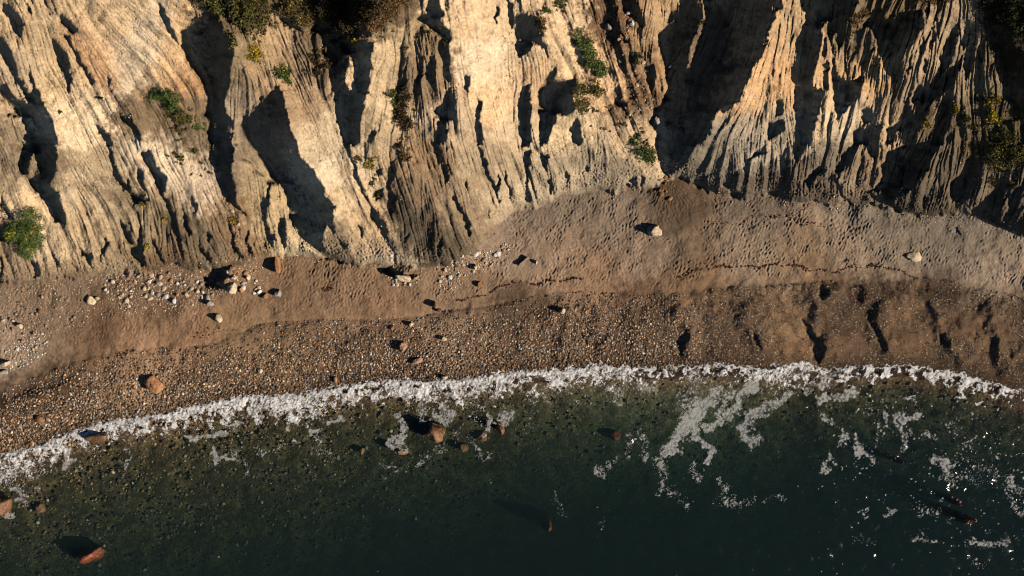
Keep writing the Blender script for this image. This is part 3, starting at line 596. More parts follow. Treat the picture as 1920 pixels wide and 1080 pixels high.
# sheets and streaks of drifting foam: polyline, half width, strength
STK = [([(1342,736),(1317,757),(1304,784)],9,1),([(1287,788),(1279,809),(1258,826),(1254,845)],13,1.1),([(1304,790),(1304,817),(1325,834),(1331,847),(1327,865)],7,1.05),([(1415,720),(1392,742),(1375,763),(1371,780),(1350,790),(1325,801)],7,1.05),([(1358,749),(1346,770)],7,.9),([(1487,736),(1462,751),(1437,763),(1429,776),(1404,778),(1402,797),(1396,813),(1406,834),(1415,824)],7,1.0),([(1300,708),(1292,775)],22,.72),([(1208,724),(1222,730)],13,.8),([(1156,726),(1162,748)],9,.75),([(1377,718),(1369,734)],8,.85),([(1202,815),(1208,853)],7,.85),([(1183,822),(1177,859)],7,.7),([(1237,867),(1242,897),(1236,920)],9,.75),([(1300,867),(1308,900)],6,.75),([(1240,915),(1265,930),(1290,945)],9,.5),([(1345,895),(1365,930),(1372,950)],6,.55),([(1395,945),(1440,935)],5,.6),([(1350,940),(1385,955)],8,.45),([(1160,870),(1125,885)],7,.5),([(1122,880),(1130,895)],4,.7),([(1030,920),(1055,965)],4,.45),([(1125,950),(1140,970),(1125,1000)],5,.5),
([(1521,732),(1550,720)],9,.9),([(1537,750),(1571,742),(1604,738)],5,1),([(1540,710),(1570,697)],8,.7),([(1500,700),(1640,705)],18,.42),([(1546,780),(1562,792)],6,.85),([(1575,805),(1583,834)],6,.85),([(1606,826),(1617,853),(1642,863)],4,.95),([(1688,784),(1725,776)],6,.95),([(1680,790),(1696,817),(1696,842)],7,.85),([(1656,775),(1662,800)],3,.8),([(1647,797),(1650,840)],3,.75),([(1542,863),(1544,884),(1560,855)],4,.85),([(1750,863),(1779,872)],7,.95),([(1771,880),(1773,897),(1790,915)],7,.75),([(1800,870),(1840,900)],16,.5),([(1790,800),(1850,850),(1870,900)],22,.42),([(1895,900),(1915,960)],10,.65),([(1725,812),(1745,815)],6,.75),([(1660,965),(1672,962)],4,.8),([(1612,965),(1622,960)],4,.8),([(1715,955),(1760,960)],7,.55),([(1718,1008),(1730,1002)],6,.9),([(1740,1012),(1765,1010)],4,.7),([(1815,1015),(1850,1024),(1890,1018)],4,.85),([(1780,975),(1785,995)],5,.6),([(1610,1012),(1640,1020)],7,.45),([(1560,945),(1600,965)],10,.35),([(1700,750),(1716,745)],5,.7),([(1560,770),(1650,780)],20,.36),([(1460,935),(1470,938)],4,.8),([(1830,1060),(1850,1075)],8,.5),
([(350,823),(383,819)],3,1),([(389,817),(420,806)],4,1.15),([(436,800),(455,793)],3,.9),([(402,842),(410,862),(439,862)],3.5,.95),([(439,846),(460,875)],10,.6),([(489,850),(529,840)],8,.55),([(465,815),(475,835)],8,.5),([(580,817),(604,810)],3,1.1),([(593,829),(622,858)],9,.58),([(612,792),(641,781)],3,1.1),([(575,880),(590,900)],14,.3),([(393,940),(405,960)],6,.42),([(372,990),(385,980)],5,.5),([(750,780),(754,817),(733,833)],5,.8),([(744,832),(750,842)],10,.85),([(720,867),(743,880),(785,867),(831,844)],6,.58),([(793,768),(789,785)],9,.85),([(831,769),(827,787),(848,769)],7,.95),([(883,823),(902,858),(937,854)],4,.7),([(920,783),(916,812)],5,.9),([(950,775),(945,790)],8,.9),([(856,816),(880,810)],8,.5),([(1000,745),(1060,735)],14,.45),([(985,770),(990,800)],8,.4),([(1060,760),(1075,800)],5,.3),([(910,893),(915,900)],6,.35),([(735,935),(742,940)],5,.35),
([(0,885),(60,870)],16,.62),([(20,905),(45,930)],12,.55),([(30,935),(52,945),(50,952)],4,.85),([(0,968),(20,972)],3,.8),([(132,850),(140,862),(120,876)],5,1.0),([(236,850),(240,870),(230,876)],5,.8),([(245,830),(240,860)],5,.6)]
dens = np.zeros(fs)
fuw = fu+noise_fbm(fs,26,87,3.0)*4; fvw = fv+noise_fbm(fs,26,88,3.0)*4
for (P_, w_, s_) in STK:
    P_ = np.array(P_, float); m_ = 3*w_+14
    i0, i1 = max(0,int((P_[:,0].min()-m_-U0)/1.25)), int((P_[:,0].max()+m_-U0)/1.25)
    j0, j1 = max(0,int((P_[:,1].min()-m_-660)/1.25)), int((P_[:,1].max()+m_-660)/1.25)
    X, Y = fuw[j0:j1,i0:i1], fvw[j0:j1,i0:i1]; dd_ = np.full(X.shape, 1e9)
    for (ax_, ay_), (bx_, by_) in zip(P_[:-1], P_[1:]):
        t_ = np.clip(((X-ax_)*(bx_-ax_)+(Y-ay_)*(by_-ay_))/max((bx_-ax_)**2+(by_-ay_)**2,1e-6),0,1)
        dd_ = np.minimum(dd_, np.hypot(X-ax_-t_*(bx_-ax_), Y-ay_-t_*(by_-ay_)))
    g1_ = s_*(1-sstep(.5*w_, 1.7*w_+5, dd_)); dens[j0:j1,i0:i1] = np.maximum(dens[j0:j1,i0:i1], g1_)+.2*np.minimum(dens[j0:j1,i0:i1], g1_)
# lacework: ridged noise in three octaves, dragged by the backwash
def warp(A, au, av):
    x = np.clip((fu+au-U0)/1.25, 0, fs[1]-1.001); y = np.clip((fv+av-660)/1.25, 0, fs[0]-1.001)
    i = x.astype(int); j = y.astype(int); fx = x-i; fy = y-j
    return (A[j,i]*(1-fx)+A[j,i+1]*fx)*(1-fy)+(A[j+1,i]*(1-fx)+A[j+1,i+1]*fx)*fy
wa1, wa2 = noise_fbm(fs, 22, 101, 3.2)*8, noise_fbm(fs, 22, 102, 3.2)*8
wb1, wb2 = noise_fbm(fs, 7, 103, 3.0)*2.0, noise_fbm(fs, 7, 104, 3.0)*2.0
def ridged(wl1, wl2, ang, sd):
    r_ = 0
    for k_, w_ in ((1,.5),(.5,.3),(.25,.2)):
        n_ = warp(noise_band(fs, wl1*k_, wl2*k_, ang, sd+int(8*k_), .5), wa1+wb1, wa2+wb2); r_ = r_+w_*np.exp(-np.abs(n_)*2.2)
    return r_
RA, RB, RC = ridged(22, 52, .12, 110), ridged(18, 56, .85, 130), ridged(22, 22, 0, 150)
n_cl = noise_fbm(fs, 20, 92, 3.0); n_dt = noise_fbm(fs, 4, 94, 1.2); n_bl = noise_band(fs, 9, 9, 0, 99, .55)
midw = sstep(1150,1260,fu)*sstep(1600,1450,fu)
RR = RA*(1-midw)+RB*midw
east = sstep(1480,1560,fu)
far = east*.26*sstep(30,60,fd)*sstep(400,200,fd)
dens = np.maximum(dens, far)
q = dens*1.5+(RR-.42)*1.5+.10*n_cl-.86
sheet = (.72*sstep(-.05, .50, q)+.28*sstep(-.55,.35,q))*(1-.35*east)                              # thin translucent sheets with torn holes
fleck = sstep(.0,.22, dens*1.1+.26*n_bl+.17*n_cl+.25*(RC-.4)-1.02+.14*east).T.T*.7       # separate flecks of froth
strand = sstep(.60,.78,RC+.08*n_dt+.05*n_cl)*sstep(.14,.5,dens)*.55
drift = np.maximum(np.maximum(sheet*(.58+.05*n_dt+.5*(RR-.42)), fleck), strand)*sstep(2,10,fd)*.66
fr2 = front+.0*fd
q2 = fr2*1.55+(RA-.40)*2.0+.05*n_dt+.08*n_cl-.66
tail = (.25*sstep(-.5,.3,q2)+.75*sstep(-.05, .95, q2))*sstep(-3,1.0,e)*(front > .001)
crest = sstep(-3,.5,e)*sstep(11,1.5,e+2.2*n_cl)*.75*sstep(.2,.6,front)
tail = np.maximum(tail*(.95+1.0*(RA-.42)).clip(.3,1.15), crest)
foam = np.clip(np.maximum(tail, drift), 0, 1)
foam[fd < -8] = 0
land = bil(Z, fu, fv)
surf = (np.interp(fd.ravel(), [-9,0,4,14,30,60,400],[.03,.05,.14,.16,.10,.05,.045]).reshape(fs))
hgt = front*(0.018*noise_fbm(fs,9,90,3.0)+0.045*(RA-.35))+.006*n_fl
fz = np.maximum(np.maximum(land, -.02)+.03, surf*(.5+.5*sstep(0,.3,front)))+hgt*sstep(-6,3,e)+.02
fz = np.maximum(fz, np.maximum(land,0)+.02)
sF = K*(1-fz/H)
fco = np.stack([(fu-CU)*sF, -(fv-CV)*sF, fz], -1).reshape(-1,3)
nf, mf = fs; fi = np.arange(nf*mf).reshape(nf, mf)
fq = np.stack([fi[1:,:-1], fi[1:,1:], fi[:-1,1:], fi[:-1,:-1]], -1)
fmx = np.maximum(np.maximum(foam[1:,:-1],foam[1:,1:]), np.maximum(foam[:-1,1:],foam[:-1,:-1]))
def foam_obj(name, mask, **kw):
    q = fq[mask]; used = np.unique(q); rm = np.full(nf*mf, -1, np.int32); rm[used] = np.arange(len(used))
    me = np_mesh(name, fco[used], rm[q], attrs={"foam": foam.ravel()[used]})
    return tag(link(name, me, M_FOAM), **kw)
m = Mat("sea_foam"); m.rough(.75,.3)
nn = m.noise(9, 5, .7); m.base(m.mix(m.ramp(nn,.3,.7,0,1), (.78,.80,.82), (.88,.88,.88)))
m.bump(m.noise(5,4,.6), .05)
at = m.attr("foam","Fac"); ad = m.new("ShaderNodeMath", operation='ADD'); m.l.new(at, ad.inputs[0]); m.l.new(m.ramp(nn,.25,.75,-.04,.04), ad.inputs[1])
m.l.new(m.ramp(ad.outputs[0], .08, 1.0, 0, 1), m.b.inputs["Alpha"])
M_FOAM = m.m
kp = fmx > .04
FM = (fd+edge)[:-1,:-1] < (w1+w2)[:-1,:-1]
foam_obj("breaking_wave_foam", kp & FM, kind="stuff")
foam_obj("drifting_foam", kp & ~FM, kind="stuff")
# ------------------------------------------------------------------ stones
def ico(sub):
    bm_ = bmesh.new(); bmesh.ops.create_icosphere(bm_, subdivisions=sub, radius=1.0)
    v = np.array([p.co[:] for p in bm_.verts]); f = np.array([[q.index for q in p.verts] for p in bm_.faces]); bm_.free(); return v, f
ICO = {s: ico(s) for s in (1,2,3,4)}
def rock_shape(seed, sub=3, planes=14, sharp=16.0, rough=.028, squash=(1,1,.75)):
    r = np.random.default_rng(seed); v, f = ICO[sub]
    n = r.standard_normal((planes,3)); n /= np.linalg.norm(n,axis=1,keepdims=True); d = r.uniform(.72,1.05,planes)
    dots = np.maximum(v@n.T, 1e-3)/d
    rad = (np.sum(dots**sharp, axis=1))**(-1/sharp)
    rad = np.minimum(rad, 1.25)
    # lumps and pits
    k = r.standard_normal((26,3))*np.repeat([3,7,14],[6,10,10])[:,None]; ph = r.uniform(0,6.28,26); am = rough*np.repeat([1,.6,.35],[6,10,10])
    rad = rad*(1+(np.sin(v@k.T+ph)*am).sum(1))
    return v*rad[:,None]*np.array(squash), f
def stone_mat(name, c, var=.25, wet=False, vein=None):
    m = Mat(name); n = m.noise(2.2,6,.7); hi = tuple(min(.85,x*(1+var)) for x in c); lo = tuple(x*(1-var) for x in c)
    col = m.mix(m.ramp(n,.3,.7,0,1), lo, hi)
    if vein: col = m.mix(m.ramp(m.noise(1.1,5,.6),.52,.66,0,1), col, vein)
    m.base(col); m.rough(.35 if wet else .9, .5 if wet else .2); m.bump(m.noise(7,6,.75), .08); return m.m
SM_ = {k: stone_mat("stone_"+k, tuple(lin(c)*f)) for k, c, f in [("cream",(208,188,158),1.0),("orange",(172,126,90),1.0),("pink",(172,136,112),1.0),("grey",(150,145,138),1.1),("white",(225,218,205),1.1),("brown",(140,105,75),1.1),("dark",(85,75,66),1.0)]}
SM_["wet"] = stone_mat("stone_wet_orange", tuple(lin((132,94,64))), .5, True, (.02,.015,.01))
SM_["wetdark"] = stone_mat("stone_wet_dark", tuple(lin((120,90,62))), .5, True, (.03,.025,.02))
SM_["red"] = stone_mat("stone_sunken_red", tuple(lin((150,84,58))), .5, True, (.03,.015,.01))
def boulder(u, v, ru, rv, h, mat, label, seed, rot=0.0, z=None, sink=.25, sub=4, name="boulder", cat="boulder", planes=13, group=None, sharp=16):
    co, f = rock_shape(seed, sub, planes, sharp)
    co = co/np.abs(co).max(0)
    p = pt(u, v); 
    if z is not None:          # awash: the rock stands on the sea bed, its top h*(1-sink) above z
        top = z+h*(1-sink); zb_ = float(bed_z(np.array([u]), np.array([v]))[0])-.2; h = top-zb_; sink = 0
        ru *= 1.12; rv *= 1.12
        p = np.array([(u-CU)*K*(1-z/H), -(v-CV)*K*(1-z/H), zb_])
    s = K*(1-p[2]/H)
    co = co*np.array([ru*s, rv*s, h/2])
    c_, s_ = math.cos(rot), math.sin(rot)
    co = np.stack([co[:,0]*c_-co[:,1]*s_, co[:,0]*s_+co[:,1]*c_, co[:,2]], -1)
    me = np_mesh(name, co, f)
    o = link(name, me, SM_[mat], loc=(p[0], p[1], p[2]+h*(.5-sink)))
    return tag(o, label, cat, group)
B = boulder
B(1226,434,14,14,1.5,"cream","large cream boulder standing alone on the sand just below the brown clay fan",1,.3)
B(1713,481,16,11,.8,"cream","low pale lump half buried in the footprinted sand at the right side of the beach",2,-.2,sink=.35)
B(293,720,15,19,1.8,"orange","biggest orange boulder on the shingle, with a sharp dark shadow, left of the surf",3,.5)
B(756,651,9,11,1.2,"pink","rounded pinkish boulder on the middle shingle, above the long flat reddish stone",4,.1,sharp=8)
B(781,677,13,6,.55,"pink","long flat reddish stone lying diagonally on the shingle",5,.45,sharp=8)
B(410,596,7,10,1.0,"cream","egg shaped pale boulder on the smooth brown sand, left part of the beach",6,.3,sharp=7)
B(395,569,8,6,.9,"grey","pale grey stone just above the egg shaped boulder",7,-.3)
B(172,564,9,12,.9,"cream","smooth oval beige boulder among the sparse stones under the left cliff",8,.2,sharp=6,sink=.35)
B(40,611,5,6,.8,"cream","small cream block with a long shadow on the stony sand near the left edge",9)
B(14,681,9,7,1.0,"cream","angular cream block at the left edge beside the patch of pale pebbles",10,.7)
B(6,697,11,5,.6,"grey","long pale grey stone at the left edge just below an angular cream block",11,.2,sharp=7)
B(439,541,9,13,1.4,"cream","tall cream boulder in the rock pile at the mouth of the big left gully",12,.1,sink=.2)
B(453,543,6,6,.9,"orange","orange brown block leaning beside the tall cream boulder at the left gully mouth",13,.4)
B(465,520,7,6,.8,"cream","pale block uphill of the tall cream boulder at the left gully mouth",14,.9)
B(440,520,8,5,.8,"cream","flat cream stone at the top of the rock pile at the left gully mouth",15,.3)
B(487,546,5,5,.7,"white","white cobble right of the rock pile at the left gully mouth",16)
B(498,556,7,5,.6,"orange","yellow orange stone at the right end of the rock pile at the left gully mouth",17,.3)
B(523,549,9,8,.9,"grey","rounded blue grey boulder on the sand right of the left rock pile",18,.0,sharp=7)
B(756,521,16,9,1.4,"cream","pale wedge shaped boulder at the very tip of the long smooth clay spur",19,-.35,sink=.2)
B(778,520,8,7,.8,"pink","pinkish stone beside the pale wedge boulder at the spur tip",20)
B(891,501,5,6,1.2,"cream","cream boulder with a big dark shadow in the pale rubble chain at the cliff foot",21)
B(817,572,6,7,1.4,"brown","brown pointed rock at the lower end of the pale rubble chain, throwing a dark shadow",23)
B(822,581,6,4,.6,"dark","dark wet looking slab just below the brown pointed rock",24)
B(899,533,6,6,.8,"brown","brown stone on the trampled sand just above the seaweed line",25)
B(833,635,6,5,.8,"cream","small cream stone on the upper shingle right of the pinkish boulder",26,.4)
B(771,608,5,4,.8,"cream","small cream stone with a dark shadow on the sand strip above the pinkish boulder",27,.3)
B(735,614,5,5,.6,"brown","small brown stone at the top of the shingle, left of a cream stone",28)
B(833,707,7,5,.9,"cream","pale stone at the edge of the white surf in the middle of the beach",29,.2)
B(630,711,4,7,.7,"orange","small upright orange stone near the surf, between the big orange and the pinkish boulders",30,-.2)
B(1054,582,6,7,1.0,"cream","lone tan boulder at the sandy top edge of the shingle, centre of the beach",31)
B(77,786,10,9,.7,"brown","dark olive flat slab on the shingle near the lower left surf",32,.3)
B(490,695,5,5,.6,"cream","flat cream stone on the shingle midway between the big orange boulder and the surf",33,.5)
B(259,771,3,4,.4,"grey","pale grey cobble on the shingle below and left of the big orange boulder",34)
B(1005,492,3,4,.6,"cream","small cream stone just right of the thin pinkish plank",35)
B(184,820,19,13,1.5,"wetdark","round wet dark brown boulder awash in the foam at the left shoreline",36,.2,z=.0,sink=.42,sharp=7)
B(3,947,20,22,1.9,"wet","wet orange boulder cut by the left edge of the picture, in foamy water",37,.5,z=0,sink=.42)
B(817,813,18,18,1.9,"wet","largest wet orange and black boulder breaking the surf in the middle of the shallows",38,.2,z=0,sink=.38)
B(937,804,9,11,1.3,"wet","small rounded wet orange boulder right of the largest surf boulder",39,0,z=0,sink=.38,sharp=8)
B(752,848,11,6,.8,"wetdark","low dark brown rock barely awash below and left of the largest surf boulder",40,-.1,z=0,sink=.6)
B(162,1046,24,13,1.2,"red","sunken deep orange red boulder in dark water at the lower left corner",41,.25,z=-.35,sink=.62)
B(1027,992,11,14,1.1,"red","dark red boulder just under the surface of the deep water, bottom centre",42,.3,z=-.7,sink=.62)
B(1817,979,14,12,1.5,"wet","knobbly golden orange rock standing out of the dark water at the lower right",43,.4,z=0,sink=.4,planes=9)
B(1693,868,6,6,.8,"red","tiny reddish rock tip in the foam flecked water at the right",44,z=-.05,sink=.6)
B(1800,944,6,7,.9,"red","dull pink rock tip just above and left of the golden orange rock",45,z=-.05,sink=.55)
B(1766,941,5,5,.8,"white","small pale rock tip left of the dull pink rock tip in the right water",46,z=-.02,sink=.55)
B(1152,818,12,9,.7,"red","brownish sunken rock left of the big foam web",47,z=-1.3,sink=.7)
B(76,953,9,9,.7,"brown","brown round boulder under shallow water right of the rock at the left edge",48,z=-.8,sink=.7,sharp=7)
B(903,819,10,9,.6,"brown","brown rounded stone under shallow water between the two orange surf boulders",49,z=-.85,sink=.7,sharp=7)
B(868,840,9,8,.6,"brown","brown rounded stone under water, right below the largest surf boulder",50,z=-.95,sink=.7,sharp=7)
B(676,847,6,6,.5,"orange","small yellow brown stone under shallow water left of the low dark rock",51,z=-.75,sink=.7,sharp=7)
B(1230,226,8,8,1.0,"grey","grey block in the shaded bottom of the big middle ravine",52)
B(1276,245,6,7,.8,"brown","brown boulder in the shade near the ravine mouth, lowest of three",53)
B(1252,235,5,6,.7,"brown","brown boulder in the shade between a grey block and another brown boulder in the ravine",54)
B(1279,236,4,4,.5,"pink","small pinkish stone in the shade directly above the lowest brown ravine boulder",58)
B(1256,124,4,4,.6,"white","white stone in the shade beside the narrow sunlit rib of the ravine",55)
B(1184,45,5,5,.8,"white","bright white angular block high in the rubble filled gully",56)
B(1140,50,7,8,1.0,"grey","grey rounded boulder at the left wall of the rubble filled gully",57,sharp=7)
B(771,299,6,7,.9,"pink","pale pinkish boulder stuck on the brown slope of the rilled middle cliff",59,sharp=8)
B(1217,222,3,4,.4,"cream","small pale stone at the right rim of the rubble filled gully",60)

# upright orange slab: a squared block
def box_rock(name, u, v, a, b, h, rot, mat, label, cat, tilt=0.0, bev=.06, sink=.1):
    bm_ = bmesh.new(); bmesh.ops.create_cube(bm_, size=1.0)
    bmesh.ops.subdivide_edges(bm_, edges=bm_.edges[:], cuts=5, use_grid_fill=True)
    r = random.Random(hash(label) % 1000 if False else int(u))
    k = [(r.uniform(2,9), r.uniform(2,9), r.uniform(2,9), r.uniform(0,6)) for _ in range(6)]
    for q in bm_.verts:
        x, y, z = q.co; rr = 1.0-.10*max(0, (abs(x)*2)**6*(abs(y)*2)**6)-.06*(abs(z)*2)**8*((abs(x)*2)**6+(abs(y)*2)**6)
        n = sum(math.sin(i*x+j*y+l*z+p) for i,j,l,p in k)*.018
        q.co = Vector((x*a*(rr+n), y*b*(rr+n), z*h*(rr+n)))
    me = bpy.data.meshes.new(name); bm_.to_mesh(me); bm_.free()
    p = pt(u, v); o = link(name, me, mat, loc=(p[0], p[1], p[2]+h*(.5-sink))); o.rotation_euler = (0, tilt, rot)
    for q in me.polygons: q.use_smooth = False
    return tag(o, label, cat)
box_rock("rock_slab", 523, 496, .42, 1.55, 1.1, .05, SM_["orange"], "upright rectangular orange slab standing at the cliff foot with a square dark shadow", "rock slab", tilt=.12)
def wood_mat(name, c):
    m = Mat(name); mp = m.new("ShaderNodeMapping"); mp.inputs["Scale"].default_value = (1,14,14); m.l.new(m.coord(), mp.inputs[0])
    n = m.noise(3,5,.7, mp.outputs[0]); m.base(m.mix(m.ramp(n,.3,.7,0,1), tuple(x*.6 for x in c), tuple(x*1.3 for x in c))); m.rough(.85); m.bump(n,.02); return m.m
def log(name, u0, v0, u1, v1, r0, mat, label, cat, lift=.1, n=14, bend=.05):
    a = pt(u0, v0, lift); b = pt(u1, v1, lift); L = np.linalg.norm(b-a); ax = (b-a)/L
    side = np.cross(ax, (0,0,1)); side /= np.linalg.norm(side); up_ = np.cross(side, ax)
    vs_, k = [], 10
    for i in range(n+1):
        t = i/n; c = a+ax*L*t+side*bend*math.sin(t*3+u0)*L*.3; r = r0*(1-.35*t)*(1+.1*math.sin(t*17+v0))
        for j in range(k):
            an = 2*math.pi*j/k; q = r*(1+.12*math.sin(3*an+u0))
            vs_.append(c+side*math.cos(an)*q+up_*math.sin(an)*q*.8)
    o_ = vs_[0]*0+(a+b)/2; f = [[i*k+j, i*k+(j+1)%k, (i+1)*k+(j+1)%k, (i+1)*k+j] for i in range(n) for j in range(k)]
    me = bpy.data.meshes.new(name); me.from_pydata([tuple(x-o_) for x in vs_], [], f+[list(range(k))[::-1], [n*k+j for j in range(k)]])
    for q in me.polygons: q.use_smooth = True
    return tag(link(name, me, mat, loc=tuple(o_)), label, cat)
box_rock("driftwood_plank", 982, 490, 1.15, .16, .55, math.radians(40), wood_mat("bleached_plank", (.42,.26,.18)), "thin pinkish driftwood plank standing on edge on the sand in mid beach", "plank")
log("driftwood_log", 1528, 331, 1549, 337, .13, wood_mat("weathered_log", (.10,.08,.065)), "dark weathered driftwood log lying across the crumbled cliff foot at the right", "driftwood", .25)
log("driftwood_stick", 1795, 427, 1804, 441, .07, wood_mat("weathered_stick", (.12,.10,.08)), "thin grey driftwood stick on the footprinted sand under the far right cliff", "driftwood", .05)

# ---- individually modelled stones, copied from a few carved ones
proto = {}
STONE_LIN = {}
for k in ("cream","orange","pink","grey","white","brown"):
    for s in range(4):
        co, f = rock_shape(100+s*7+hash(k[0]+k[-1])%1 + len(k)*3, 2, 11, 9, .02, (1,.8,.62)); me = np_mesh("stone", co, f); me.materials.append(SM_[k]); proto.setdefault(k, []).append(me)
def in_poly(P, n, seed):
    r = np.random.default_rng(seed); P = np.array(P, float); lo_, hi_ = P.min(0), P.max(0); out = []
    while len(out) < n:
        x, y = r.uniform(lo_, hi_); c = False
        for a in range(len(P)):
            x1, y1 = P[a]; x2, y2 = P[(a+1)%len(P)]
            if (y1 > y) != (y2 > y) and x < (x2-x1)*(y-y1)/(y2-y1)+x1: c = not c
        if c: out.append((x, y))
    return np.array(out)
CLUST = [
 ([(190,520),(260,512),(340,512),(400,520),(430,545),(380,570),(320,585),(240,590),(205,565)],62,2.0,4.2,"cream white cream grey pink","the rubble bank under the left cliffs","stones in the left rubble bank",900),
 ([(0,545),(130,540),(200,560),(150,620),(60,640),(0,650)],26,1.8,3.4,"brown cream grey pink","the stony sand under the leftmost cliff","scattered stones under the leftmost cliff",420),
 ([(10,655),(60,620),(95,625),(85,665),(40,690),(10,700)],18,1.5,3.0,"white white cream grey","the pale pebble patch at the left","stones in the pale pebble patch",330),
 ([(820,520),(850,485),(900,468),(955,455),(965,470),(920,500),(870,520),(840,545),(820,560)],46,2.0,4.6,"cream white pink cream","the rubble chain at the middle cliff foot","stones in the middle rubble chain",420),
 ([(705,500),(740,510),(790,520),(780,535),(735,535)],14,1.8,3.4,"cream white pink","the stones at the clay spur tip","stones at the clay spur tip",60),
 ([(1140,0),(1175,0),(1205,60),(1215,130),(1235,230),(1220,235),(1190,190),(1165,120),(1140,50)],40,2.0,4.2,"pink brown cream grey brown","the rubble filled gully","stones in the rubble filled gully",260),
 ([(415,350),(435,380),(455,430),(475,490),(455,500),(440,450),(425,400)],18,1.8,3.2,"cream pink brown","the narrow gully above the rock pile","stones in the narrow left gully",110),
 ([(1160,180),(1190,200),(1225,265),(1205,275),(1180,235)],14,1.8,3.2,"cream pink brown","the grassy runnel by the gully","stones in the grassy runnel",70),
 ([(695,410),(715,420),(745,500),(738,505),(715,450)],10,1.4,2.4,"cream pink white","the dark crack beside the spur","stones in the dark crack",40),
 ([(425,505),(480,505),(500,545),(470,560),(430,530)],18,2.2,4.4,"cream white pink orange","the rock pile at the left gully","stones in the left rock pile",90),
 ([(1235,325),(1262,330),(1258,375),(1238,372)],12,2.2,4.2,"brown orange brown","the spill at the ravine mouth","blocks in the ravine spill",40),
]
RUB = []
ci = 0
for P, n, r0, r1, mats, lab, grp, nfill in CLUST:
    ci += 1; q = in_poly(P, n, 200+ci); rr = np.random.default_rng(300+ci); ml = mats.split()
    pp = pt(q[:,0], q[:,1])
    rr_ = [(r0+(r1-r0)*rr.random()**1.8)*1.25*K*(1-pp[i,2]/H) for i in range(n)]; mm = [ml[rr.integers(len(ml))] for _ in range(n)]
    x0, x1 = q[:,0].min(), q[:,0].max(); y0, y1 = q[:,1].min(), q[:,1].max(); tall = (y1-y0) > (x1-x0); seen = set()
    for i in sorted(range(n), key=lambda k: -rr_[k]):
        r = rr_[i]; f_ = (q[i,1]-y0)/(y1-y0) if tall else (q[i,0]-x0)/(x1-x0)
        nz = 5 if n > 30 else 3; z_ = int(min(nz-1, f_*nz))
        part = ((["topmost part","upper part","middle","lower part","lowest part"] if nz == 5 else ["upper part","middle","lower part"]) if tall else (["leftmost part","left part","middle","right part","rightmost part"] if nz == 5 else ["left part","middle","right part"]))[z_]
        key = (mm[i], z_); size = "largest" if key not in seen else "smaller"; seen.add(key)
        me = proto[mm[i]][rr.integers(4)]
        o = bpy.data.objects.new("stone", me); C.objects.link(o)
        o.location = (pp[i,0], pp[i,1], pp[i,2]+r*.3); o.scale = (r*1.1, r*1.1, r*1.15)
        o.rotation_euler = (rr.uniform(-.3,.3), rr.uniform(-.3,.3), rr.uniform(0,6.28))
        tag(o, "%s %s stone in the %s of %s" % (size, mm[i], part, lab), "stone", grp)
    RUB.append((P, nfill, ml))

# ---- the uncountable shingle: one mesh per spread
PALC = {"cream":(196,176,148),"white":(222,212,196),"grey":(140,135,128),"pink":(158,130,112),"brown":(124,100,76),"orange":(164,120,82),"dark":(70,60,52)}
PAL = {k: lin(v)*1.0 for k, v in PALC.items()}
def pebbles(name, u, v, r, cols, mat, zf=None, kindname=None, lift=.25, flat=.6, sub=1):
    n = len(u); bv_, bf_ = ICO[sub]; nv = len(bv_); g_ = np.random.default_rng(len(name)*31+n)
    p = pt(u, v) if zf is None else None
    if p is None:
        z = zf(u, v); s = K*(1-z/H); p = np.stack([(u-CU)*s, -(v-CV)*s, z], -1)
    rw = r*K*(1-p[:,2]/H)
    th = g_.uniform(0,2*np.pi,n); el = g_.uniform(.62,1.0,n)
    a = bv_[None]*(1+.16*g_.standard_normal((n,nv,1)))*np.stack([np.ones(n), el, el*flat*g_.uniform(.8,1.25,n)], -1)[:,None,:]
    tl = g_.uniform(-.35,.35,n)[:,None]; x = a[...,0]; zz = a[...,2]
    a[...,0], a[...,2] = x*np.cos(tl)-zz*np.sin(tl), x*np.sin(tl)+zz*np.cos(tl)
    c_, s_ = np.cos(th)[:,None], np.sin(th)[:,None]
    X = a[...,0]*c_-a[...,1]*s_; Y = a[...,0]*s_+a[...,1]*c_
    co = np.stack([X, Y, a[...,2]], -1)*rw[:,None,None]+(p+np.stack([0*rw,0*rw,rw*lift], -1))[:,None,:]
    f = (bf_[None]+(np.arange(n)*nv)[:,None,None]).reshape(-1,3)
    col = np.repeat(cols[:,None,:]*(1+.06*g_.standard_normal((n,nv,1))), 1, 1).reshape(-1,3)
    me = np_mesh(name, co.reshape(-1,3), f, np.clip(col,.005,.85))
    return tag(link(name, me, mat), kind="stuff")
m = Mat("pebble"); m.base(m.mul(m.attr("tint"), m.ramp(m.noise(12,3,.6),.3,.7,.85,1.15))); m.rough(.8,.25); M_PEB = m.m
def pick(g_, names, n, dark=.22):
    c = np.array([PAL[k] for k in names])[g_.integers(len(names), size=n)]
    return c*np.exp(g_.normal(0,dark,n))[:,None]
g_ = np.random.default_rng(77)
